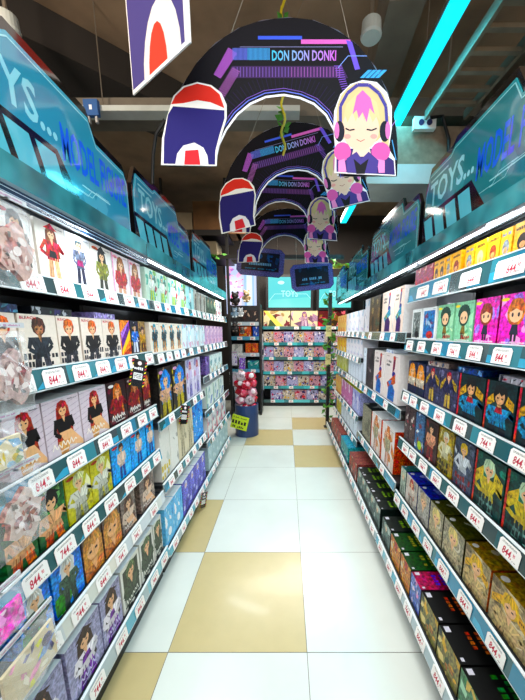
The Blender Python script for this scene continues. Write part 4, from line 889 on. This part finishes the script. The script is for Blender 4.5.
s = Soup(); p = atZ(92, 0, 3.74); q = atY(103, 105, 2.55); s.tube([(q.x, 2.55, 3.13), (q.x, 2.55, 3.75)], .004, 6); tag(s.build('ceiling_wire', 'wire'), 'thin wire from the cable tray to the ceiling, above the blue socket', 'wire')
# garland
def leafs(s, pts, rng, n, sz, mi=0):
    for k in range(n):
        p = Vector(pts[rng.randrange(len(pts))]); a = rng.uniform(0, 2 * PI); e = rng.uniform(-.8, .8)
        u = Vector((math.cos(a) * math.cos(e), math.sin(a) * math.cos(e), math.sin(e))) * sz * rng.uniform(.7, 1.2); v = u.cross(Vector((rng.uniform(-1, 1), rng.uniform(-1, 1), .6))).normalized() * sz * .35
        nn = u.cross(v).normalized() * sz * .1
        s.poly([p, p + u * .5 + v + nn, p + u, p + u * .5 - v + nn], mi=mi)
rng = random.Random(3); g = [atY(283, 0, 2.0) + Vector((0, 0, .6)) + Vector((0, 0, -1)) * k * .03 for k in range(46)]
root = thing('garland', g[0], 'yellow chain garland with green leaves hanging behind the nearest arch', 'garland')
s = Soup()
for k in range(len(g) - 1):
    c = g[k] - g[0]; s.tube([c + Vector((math.cos(k * 1.3) * .012, 0, 0)), c + Vector((math.cos(k * 1.3 + 1) * .012, 0, -.032))], .007, 6)
s.build('chain', 'leafy', root); s = Soup(); leafs(s, [p - g[0] for p in g[22:]], rng, 26, .05); s.build('foliage', 'leaf', root)
# ================================================================== BACK OF THE AISLE
YB = 5.95
def bx(px0, px1, Y, z): return atY(px0, 350, Y).x, atY(px1, 350, Y).x
zl_ = lambda y: atY(295, y, YB).z
xa = atY(263, 350, YB).x; xb = atY(345, 350, YB).x
root = thing('display_rack', ((xa + xb) / 2, YB, 0), 'black display rack facing the camera across the end of the aisle', 'shelf')
ox = (xa + xb) / 2
def bpart(nm, m_, bs, par=root, cols=None):
    s = Soup()
    for k, b_ in enumerate(bs): s.box(b_[0] - ox, b_[1] - ox, b_[2] - YB, b_[3] - YB, b_[4], b_[5], cols[k] if cols else 'ffffff')
    return s.build(nm, m_, par)
bpart('back_panel', 'dark', [(xa, xb, YB + .35, YB + .37, 0, 1.92)]); bpart('base', 'black', [(xa, xb, YB + .03, YB + .35, 0, .10)])
for u in (xa - .03, xb): bpart('upright', 'black', [(u, u + .03, YB + .0, YB + .37, 0, 1.92)])
rows = [(326.5, 310.8, ['bigcream', 'biglilac', 'bigred']), (342.5, 331.5, 8), (357, 346.5, 8), (371.5, 361, 8), (386, 375.5, 7), (399.8, 390, 6)]
names = ['top', 'second', 'third', 'fourth', 'fifth', 'bottom']; backst = ['anime1', 'anime2', 'anime3']
cache2 = {}
for ri, (yb_, yt, cont) in enumerate(rows):
    z0 = zl_(yb_); z1 = zl_(yt); rng = random.Random(ri)
    sh = bpart('shelf', 'shelf', [(xa, xb, YB + .01, YB + .35, z0 - .02, z0 - .002)])
    bs = []; cl = []; x = xa; 
    while x < xb - .01:
        x2 = min(x + rng.uniform(.1, .25), xb); bs.append((x, x2, YB - .004, YB + .006, z0 - .055, z0 + .004)); cl.append(rng.choice(['2f9aa0', '4fc0c4', '4a6a68', '2a7a80', '3fb4bc'])); x = x2
    bpart('price_rail', 'rail', bs, sh, cl)
    for k in range(4):
        tx = xa + (xb - xa) * (k + .3 + rng.uniform(0, .4)) / 4
        put(TAGS[k % 3], 'price_tag', sh, (tx - ox, -.006, z0 - .054))
    n = len(cont) if isinstance(cont, list) else cont
    span = xb - xa - .02 if ri < 5 else xb - xa - .16; st0 = xa + (.01 if ri < 5 else .14)
    for k in range(n):
        stn = cont[k] if isinstance(cont, list) else backst[(k + ri * 2) % 3]
        w_ = round(span / n * .97, 3); h_ = round(z1 - z0, 3); key = (stn, w_, h_, (k * 7 + ri) % 4)
        if key not in cache2: cache2[key] = box_mesh(w_, h_, .2, stn, str(key))
        o = put(cache2[key], 'figure_box', None, (st0 + span * (k + .5) / n, YB + .012, z0 - .0015))
        on = ['leftmost', 'second from left', 'third from left', 'fourth from left', 'fifth from left', 'sixth from left', 'seventh from left', 'eighth from left'][k]
        if k == n - 1: on = 'rightmost'
        tag(o, '%s, %s, %s shelf of rear rack' % (ST[stn]['desc'], on, names[ri]), 'box', 'boxes on the rear display rack')
# screens above it
def screen(px0, py0, px1, py1, Y, label, paintf, bg):
    a = atY(px0, py1, Y); b_ = atY(px1, py0, Y); W = b_.x - a.x; Hh = b_.z - a.z
    root = thing('wall_screen', ((a.x + b_.x) / 2, Y, a.z), label, 'screen', 'screens above the rear racks')
    s = Soup(); s.box(-W / 2 - .05, W / 2 + .05, .004, .06, -.05, Hh + .05); s.build('bezel', 'black', root)
    s = Soup(); s.box(-W / 2, W / 2, 0, .003, 0, Hh, bg); cv = Canvas(s, (-W / 2, 0, 0), (1, 0, 0), (0, 0, 1), W, Hh); paintf(cv, W, Hh); s.build('display', 'screen', root)
    s = Soup(); s.box(-.06, .06, .06, 6.5 - Y, Hh / 2 - .06, Hh / 2 + .06); s.build('bracket', 'black', root)
def pc(cv, W, H):
    cv.poly([(0, 0), (W, 0), (W, H * .35), (0, H * .25)], '5fdcd6'); cv.text('TOYS', W * .3, H * .36, H * .2, 'a8f4f0', w=W * .4)
    cv.line([(0, H * .2), (W * .15, H * .45), (W * .9, H * .45), (W, H * .3)], .01, 'a8f4f0'); cv.ell(W * .3, H * .82, W * .08, H * .06, 'c8fcf8')
def pa(cv, W, H):
    rng = random.Random(9); cv.rect(W * .6, H * .05, W * .92, H * .95, '8ab8f0'); cv.rect(W * .68, H * .12, W * .86, H * .88, 'cfe6fc')
    busy(cv, ['c070c8', 'f0a8d8', '8a60c0', 'f4d8ec', 'e03a90'], 22, rng, .16, .05, .3, .55, .95); cv.rect(W * .05, H * .05, W * .5, H * .3, 'd8d0f0')
screen(268.5, 277, 311, 307.5, 6.2, 'cyan lit screen above the middle of the rear display rack', pc, '48cfd2')
screen(319, 277, 352, 307.5, 6.2, 'cyan lit screen partly hidden behind the vine wrapped post', pc, '48cfd2')
screen(227, 264, 256, 314, 5.85, 'pink and pale blue lit screen above the plush toys', pa, 'b8c8f0')
# rack of small goods at the back left
XL0, XL1 = atY(229, 350, 5.3).x, atY(261, 350, 5.3).x; YR = 5.3
root = thing('peg_rack', ((XL0 + XL1) / 2, YR, 0), 'black rack of toys and plush left of the rear display rack', 'shelf'); cxr = (XL0 + XL1) / 2
zr = lambda y: atY(246, y, YR).z
s = Soup(); s.box(XL0 - cxr, XL1 - cxr, .3, .32, 0, 1.95); s.build('back_panel', 'dark', root)
for u in (XL0, XL1 - .03): s = Soup(); s.box(u - cxr, u + .03 - cxr, .0, .32, 0, 1.95); s.build('upright', 'black', root)
for k, yy in enumerate((322, 336.5, 353, 369)):
    s = Soup(); s.box(XL0 + .03 - cxr, XL1 - .03 - cxr, 0, .3, zr(yy) - .02, zr(yy) - .002); sh = s.build('shelf', 'shelf', root)
    s = Soup(); s.box(XL0 + .03 - cxr, XL1 - .03 - cxr, -.012, -.002, zr(yy) - .06, zr(yy) + .002, '4a9ab8' if k % 2 else 'b9c8d0'); s.build('price_rail', 'rail', sh)
    for q in (.35, .75): put(TAGS[0], 'price_tag', sh, (XL0 - cxr + (XL1 - XL0) * q, -.0125, zr(yy) - .058))
items = [(.40, 322, .19, .13, 'orange', None)]
def gbox(fr, y, w_, h_, stn, label):
    me = box_mesh(w_, h_, .15, stn, label); tag(put(me, 'toy_box', None, (XL0 + (XL1 - XL0) * fr, YR + .02, zr(y) - .0015)), label, 'box', 'small boxes on the black toy rack')
sty('orangeb', '', bg='e8702a', pal=['f0b03a', 'c83a1a', 'f8e8d0'], n=8); sty('blueb', '', bg='3a6ac8', pal=['e8e4f0', '1a3a94', '8ab0e8'], n=7); sty('darkb', '', bg='2c2426', pal=['5a3a34', 'c8b0a0', '3a2a2c'], n=8)
gbox(.52, 322, .16, .2, 'darkb', 'dark toy box with pale figure, left one on the upper rack shelf'); gbox(.80, 322, .16, .2, 'darkb', 'dark toy box with pale figure, right one on the upper rack shelf')
gbox(.54, 336.5, .24, .17, 'orangeb', 'orange toy box on the shelf under the dark boxes'); gbox(.82, 336.5, .13, .17, 'blueb', 'blue and white toy box beside the orange one')
gbox(.62, 353, .12, .17, 'orangeb', 'orange toy box on the lower shelf, left of its pair'); gbox(.80, 353, .12, .17, 'orangeb', 'orange toy box on the lower shelf, right of its pair'); gbox(.25, 353, .18, .15, 'whiteplain', 'white toy box at the left end of the lower rack shelf')
gbox(.75, 369, .2, .15, 'tealwhite', 'teal and white toy box above the red plush')
def plush(loc, r, col, col2, label, bag=False):
    r *= .82
    root = thing('plush_toy', loc, label, 'plush', 'plush toys on the black toy rack'); rng = random.Random(label)
    s = Soup(); s.ball((0, 0, r * .9), r * .85, r * .7, r * .95, col, 12, 8, jit=.03, rng=rng); s.build('body', 'paper', root, smooth=True)
    s = Soup(); s.ball((0, -.1 * r, r * 2.1), r * .8, r * .7, r * .7, col, 12, 8, jit=.03, rng=rng); s.ball((0, -.7 * r, r * 1.95), r * .35, r * .25, r * .25, col2, 8, 6)
    for q in (-1, 1): s.ball((q * r * .3, -.75 * r, r * 2.25), r * .08, r * .05, r * .08, '111111', 6, 5)
    s.build('head', 'paper', root, smooth=True)
    for q in (-1, 1):
        s = Soup(); s.ball((q * r * .55, 0, r * 2.75), r * .3, r * .15, r * .32, col, 8, 6); s.build('ear', 'paper', root, smooth=True)
        s = Soup(); s.ball((q * r * .85, -.3 * r, r * 1.1), r * .28, r * .28, r * .5, col, 8, 6); s.build('arm', 'paper', root, smooth=True)
        s = Soup(); s.ball((q * r * .5, -.6 * r, r * .25), r * .32, r * .5, r * .28, col2, 8, 6); s.build('leg', 'paper', root, smooth=True)
    s = Soup(); s.tube([(0, .3 * r, r * 2.4), (0, .35, r * 2.5)], .004, 5); s.build('hook', 'steel', root)
PXr = lambda px: atY(px, 350, YR - .1).x
for px, y, r, c, c2, lb in ((237, 306, .09, '1c1818', '3a2c26', 'large black plush at the top left of the toy rack'), (248, 303, .08, 'c8a878', 'f0e0c0', 'tan plush toy beside the large black plush'), (236, 318, .07, '9ab8d0', 'eef4f8', 'pale blue plush under the black plush'),
                        (242, 317, .06, 'd8dce0', 'ffffff', 'white plush toy beside the pale blue plush'), (236, 332, .07, '3a3434', '5a4a44', 'dark grey plush under the pale blue plush'), (243, 334, .05, '4c4440', '8a7a6a', 'small brown plush beside the dark grey plush')):
    plush((PXr(px), YR - .12, zr(y)), r, c, c2, lb)
# navy bin with red and white packs
pb = atZ(246, 432, 0); pb = Vector((-.575, 4.28, 0)); R = .17
root = thing('display_bin', pb, 'navy blue round bin with a yellow green sign on the floor', 'bin')
s = Soup(); n = 28; hb = .46
for k in range(n):
    a, b_ = 2 * PI * k / n, 2 * PI * (k + 1) / n; c1, s1, c2, s2 = math.cos(a), math.sin(a), math.cos(b_), math.sin(b_)
    for (r0, z0, r1, z1) in ((R, 0, R, hb), (R, hb, R - .012, hb), (R - .012, hb, R - .012, .32), (R - .012, .32, 0.001, .32)):
        s.poly([(r0 * c1, r0 * s1, z0), (r0 * c2, r0 * s2, z0), (r1 * c2, r1 * s2, z1), (r1 * c1, r1 * s1, z1)])
s.poly([(R * math.cos(2 * PI * k / n), R * math.sin(2 * PI * k / n), 0) for k in range(n)][::-1]); s.build('drum', 'bin', root)
s = Soup(); W = .24; s.box(-W / 2, W / 2, 0, .004, 0, .2, 'c4dc1c'); cv = Canvas(s, (-W / 2, 0, 0), (1, 0, 0), (0, 0, 1), W, .2); rng = random.Random(2)
letters(cv, .08, .78, .8, .1, '1c2a10', rng); letters(cv, .04, .36, .9, .26, '10140c', rng); letters(cv, .12, .08, .7, .16, '10140c', rng)
o = s.build('sign', 'paper', root, (-.10, -R - .03, .14)); o.rotation_euler = (0, math.radians(14), math.radians(-8))
rng = random.Random(8); k = 0
spots = []
for lay in range(5):
    for q in range(4 if lay < 4 else 3):
        a = q * PI / 2 + lay * .6; spots.append((pb.x + math.cos(a) * .095, pb.y + math.sin(a) * .095, .35 + lay * .115))
colsn = ['crimson', 'white', 'red', 'pink', 'red and white']; colv = [('b81438', 'e84a6a'), ('cfc0c6', '9a8890'), ('c01830', 'f0a0b0'), ('d890a4', 'f8e0e4'), ('b01430', 'f6eef0')]
vert = ['lowest', 'second', 'third', 'fourth', 'top']; hor = ['right', 'rear', 'left', 'front']
for i, (x, y, z) in enumerate(spots):
    c = colv[i * 3 % 5]; s = Soup(); s.ball((0, 0, .06), .072, .06, .062, c[0], 10, 7, jit=.2, rng=rng); s.ball((.02, -.05, .08), .035, .02, .035, c[1], 7, 5, jit=.1, rng=rng)
    tag(s.build('plush_pack', 'gloss', None, (x, y, z)), '%s soft pack heaped over the navy bin, %s layer, %s side' % (colsn[i * 3 % 5], vert[i // 4], hor[i % 4]), 'plush', 'soft packs heaped in the navy bin')
# hanging clear bags
def crinkle_bag(W, H, T, rng, nx=7, nz=8):
    s = Soup()
    def P(i, j, f):
        u, v = i / nx, j / nz; e = min(1, 4 * u * (1 - u)) ** .5 * min(1, 4 * v * (1 - v)) ** .5
        return ((u - .5) * W, f * T / 2 * e + rr[(i, j)] * (1 if 0 < i < nx and 0 < j < nz else 0), -v * H)
    for f in (-1, 1):
        rr = {(i, j): rng.uniform(-.25, .25) * T for i in range(nx + 1) for j in range(nz + 1)}
        for i in range(nx):
            for j in range(nz):
                q = [P(i, j, f), P(i + 1, j, f), P(i + 1, j + 1, f), P(i, j + 1, f)]
                for t in ((0, 1, 2), (0, 2, 3)): s.poly([q[k] for k in (t if f > 0 else t[::-1])])
    return s
def bag(loc, W, H, T, content, label, group, rz=0, reach=.12):
    root = thing('clear_bag', loc, label, 'toy pack', group, rz=rz); rng = random.Random(label)
    crinkle_bag(W, H, T, rng).build('bag', 'film', root)
    hc = .012 if 'left edge' in group else .05; s = Soup(); s.box(-W / 2, W / 2, -.002, .002, .02 - hc, 0.02, 'c8ccd0'); cv = Canvas(s, (-W / 2, -.002, .02 - hc), (1, 0, 0), (0, 0, 1), W, hc); letters(cv, .1, .3, .8, .35, 'b06a9a', rng); s.build('header_card', 'gloss', root)
    s = Soup(); content(s, rng, W, H); s.build('contents', 'print', root)
    s = Soup(); s.tube([(0, -.01, .008), (0, reach, .012)], .003, 6); s.build('hook', 'steel', root)
def c_disc(c1, c2):
    def f(s, rng, W, H):
        s.prism([(math.cos(a * PI / 12) * .048 * (1 + .22 * math.sin(a * 1.9)), -.11 + math.sin(a * PI / 12) * .06 * (1 + .2 * math.cos(a * 1.3))) for a in range(24)], -.01, .004, c1, side=c2)
        cv = Canvas(s, (-.05, -.01, -.17), (1, 0, 0), (0, 0, 1), .10, .12); busy(cv, [c2, 'f0e6e2', c1, '8a8480', 'e8dcd8', 'a07068'], 34, rng, .2, .2, .2, .8, .8)
    return f
def c_card(bg, pal):
    def f(s, rng, W, H):
        s.box(-W / 2 + .015, W / 2 - .015, -.008, .0, -H + .015, -.035, bg); cv = Canvas(s, (-W / 2 + .015, -.008, -H + .015), (1, 0, 0), (0, 0, 1), W - .03, H - .05); busy(cv, pal, 16, rng, .25)
    return f
# bags near the camera at the left edge: they hang on long hooks at the end of the left near unit
def nb(px, py, X, Z): return Vector((X, Yof(px, X, Z), Z))
g = 'clear bagged toys hanging at the left edge'
for px, X, Z, W, H, cf, lb in (
    (5, -.66, 1.80, .12, .20, c_disc('d8bcb4', 'b88a84'), 'pink round toy in a clear bag, topmost at the left edge'),
    (2, -.66, 1.50, .12, .20, c_disc('cdb8b4', 'a08c8a'), 'greyish pink toy in a clear bag, second down at the left edge'),
    (-3, -.66, 1.29, .12, .12, c_card('e6dcc0', ['8ab0c8', 'e0c84a', 'f0ece0', 'a8b890']), 'cream card toy in a clear bag, left of the redhead boxes'),
    (14, -.66, 1.16, .15, .20, c_disc('d8c8c0', 'b08a84'), 'pale toy in a crinkled clear bag beside the green box'),
    (-2, -.66, .90, .12, .12, c_card('e83ac0', ['f05ad0', 'f8b0e8', 'c81aa0', 'f6e0f0']), 'magenta glitter card toy in a clear bag low at the left edge'),
    (24, -.65, .76, .18, .16, c_card('d8ccb0', ['e0e040', '8aa8d8', 'e8b0c8', '6a6488', 'f0ead8']), 'cream toy card with pastel shapes in a clear bag, lowest left')):
    bag(nb(px, 0, X, Z), W, H, .05, cf, lb, g, rz=PI / 2, reach=.07)
# bags on the toy rack and the slim bags on its right post
for i, (px, py, c, lb) in enumerate(((234, 352, 'e8e2ee', 'pale bag with lilac card hanging left on the toy rack'), (242, 356, '9a6ad0', 'purple card in clear bag, centre of the toy rack'), (233, 373, 'd8c8d4', 'pale pink bag low on the toy rack'), (238, 388, 'e4dce4', 'white bag hanging just above the navy bin'))):
    p = atY(px, py, 5.12)
    bag(p, .125, .24, .04, c_card(c, ['f4f0f6', 'b89ad8', '8a6ab8', 'e8d8e8']), lb, 'clear bags hanging on the toy rack', reach=.18)
for i, (py, lb) in enumerate(((335, 'upper slim white bag hanging between the two rear racks'), (356, 'middle slim white bag hanging between the two rear racks'), (376, 'lower slim white bag hanging between the two rear racks'))):
    bag(Vector((xa - .015, 5.69, atY(264, py, 5.7).z)), .10, .28, .03, c_card('d8dce4', ['ffffff', '8ab8e0', 'c0c4cc']), lb, 'slim bags between the rear racks', reach=.27)
# vine wrapped post
PX, PY = atY(329, 350, 4.62).x, 4.62
root = thing('post', (PX, PY, 0), 'black post at the end of the right shelving, wrapped in vine', 'post'); s = Soup(); s.box(-.025, .025, -.025, .025, 0, 2.05); s.build('shaft', 'black', root)
s = Soup(); s.box(-.05, .05, -.05, .05, 0, .012); s.build('foot', 'black', root)
rng = random.Random(12); pts = [Vector((math.cos(k * .45) * .045, math.sin(k * .45) * .045, .1 + k * .024)) for k in range(80)]
root = thing('vine', (PX, PY, 0), 'artificial green vine climbing the black post', 'plant'); s = Soup(); s.tube(pts, .006, 5); s.build('stem', 'stem', root)
s = Soup(); leafs(s, pts, rng, 130, .085); s.build('foliage', 'leaf', root)
s = Soup(); s.box(-.04, .04, -.004, 0, 0, .16, 'e6d890'); cv = Canvas(s, (-.04, -.004, 0), (1, 0, 0), (0, 0, 1), .08, .16); letters(cv, .1, .8, .8, .06, '6a6434', rng, 5)
for z, lb in ((1.42, 'upper yellow hang card on the vine wrapped post'), (1.0, 'lower yellow hang card on the vine wrapped post')):
    o = put(s.mesh('hang_card', 'paper'), 'hang_card', None, (PX - .02, PY - .06, z)); tag(o, lb, 'card', 'yellow cards on the post')
# garlands of vine on the high rail, left and right
for xs, xe, Y, Z, lb in ((-2.2, -1.0, 4.93, 2.70, 'vine garland along the high storage rack at left'), (.75, 2.2, 4.82, 2.53, 'vine garland on the yellow rail at right')):
    pts = [Vector((xs + (xe - xs) * k / 30, Y, Z - abs(math.sin(k * .4)) * .06)) for k in range(31)]; o_ = pts[0].copy()
    root = thing('vine', o_, lb, 'plant'); s = Soup(); s.tube([p - o_ for p in pts], .006, 5); s.build('stem', 'stem', root); s = Soup(); leafs(s, [p - o_ for p in pts], rng, 40, .09); s.build('foliage', 'leaf', root)
simple('high_rail', [(.72, 3.1, 4.84, 4.9, 2.44, 2.50)], 'leafy', 'yellow metal rail high at the back right', 'rail')
# ================================================================== SHELF TALKERS
def talker(loc, rz, tilt, label, k=1.0):
    s = Soup(); W, H = .09 * k, .13 * k; s.box(-W / 2, W / 2, 0, .002, -H, 0, '141414'); cv = Canvas(s, (-W / 2, 0, -H), (1, 0, 0), (0, 0, 1), W, H); rng = random.Random(label)
    for q in range(8):
        c = ['e8d820', 'd83040'][q % 2]
        for u in (0, W - .01 * k): cv.poly([(u, q * H / 8), (u + .01 * k, q * H / 8 + .005), (u + .01 * k, q * H / 8 + .012 * k), (u, q * H / 8 + .007 * k)], c, False)
    cv.l += 1; cv.rect(W * .2, H * .25, W * .8, H * .5, 'e8e6e2'); letters(cv, .25, .42, .5, .04, '2a2a2a', rng, 3); letters(cv, .2, .62, .6, .1, 'f0f0f0', rng); cv.ell(W * .5, H * .86, W * .14, H * .08, 'f0d8d8')
    o = put(s.mesh('shelf_talker', 'gloss'), 'shelf_talker', None, loc, (0, tilt, rz)); tag(o, label, 'card', 'hazard striped cards clipped to the left shelves')
talker((-.700, Yof(141, -.70, 1.33), 1.365), PI / 2 - .35, .3, 'hazard striped black card hanging on the second left shelf rail')
talker((-.700, Yof(186, -.70, .95), .99), PI / 2 - .35, .3, 'hazard striped card hanging above the cream boxes, left middle unit')
talker((-.690, Yof(205, -.69, .10), .155), PI / 2 - .35, .3, 'hazard striped card hanging low near the tan floor tile')
for i, (sd, y, zt, c, pal, lb) in enumerate(((-1, .78, 1.55, '3a4a6a', ['5a8a9a', '1a2a8a', 'b8c83a', 'c8c8d0'], 'flat blue patterned pack lying on the boxes under the top left shelf, nearest'), (-1, 1.0, 1.55, '22242c', ['5a7a6a', 'c8c8cc', '3a3a6a'], 'flat dark patterned pack lying on the left second shelf boxes, second from camera'), (-1, 1.28, 1.55, 'a89ac8', ['d8c8f0', '3a3a4a', 'e8e8f0'], 'flat lilac pack lying on the left second shelf boxes'),
        (1, .95, 1.33, 'b8b4bc', ['c83a5a', '2a2a44', 'e8e8ec'], 'flat pale and red pack lying on the dark teal boxes, nearest'), (1, 1.2, 1.33, '2a5a9a', ['c8d8ec', '1a2a5a', '8ab8e0'], 'flat blue pack lying on the dark teal boxes'), (1, 1.46, 1.33, 'b8a8a0', ['8a3a3a', '2a5a8a', 'e8e4e0'], 'flat red and blue pack lying on the slate boxes'),
        (1, 2.15, 1.35, 'dfe6f0', ['3a5aa8', 'b8c8e0'], 'flat white pack with blue print on the tall brushstroke boxes'))):
    s = Soup(); s.box(-.085, .085, -.05, .05, 0, .022, c); cv = Canvas(s, (-.085, -.05, .022), (1, 0, 0), (0, 1, 0), .17, .10); busy(cv, pal, 14, random.Random(i), .2)
    cv = Canvas(s, (-.085, -.05, 0), (1, 0, 0), (0, 0, 1), .17, .022); busy(cv, pal, 10, random.Random(i + 9), .1)
    tag(s.build('flat_pack', 'print', None, (sd * (LX if sd < 0 else RX) + sd * .055, y, zt)), lb, 'box', 'flat packs lying on boxes')
    bpy.data.objects[[o.name for o in COL.objects if o.name.startswith('flat_pack')][-1]].rotation_euler = (0, 0, -sd * PI / 2 + .08 * (i % 3 - 1))
sc.render.film_transparent = False
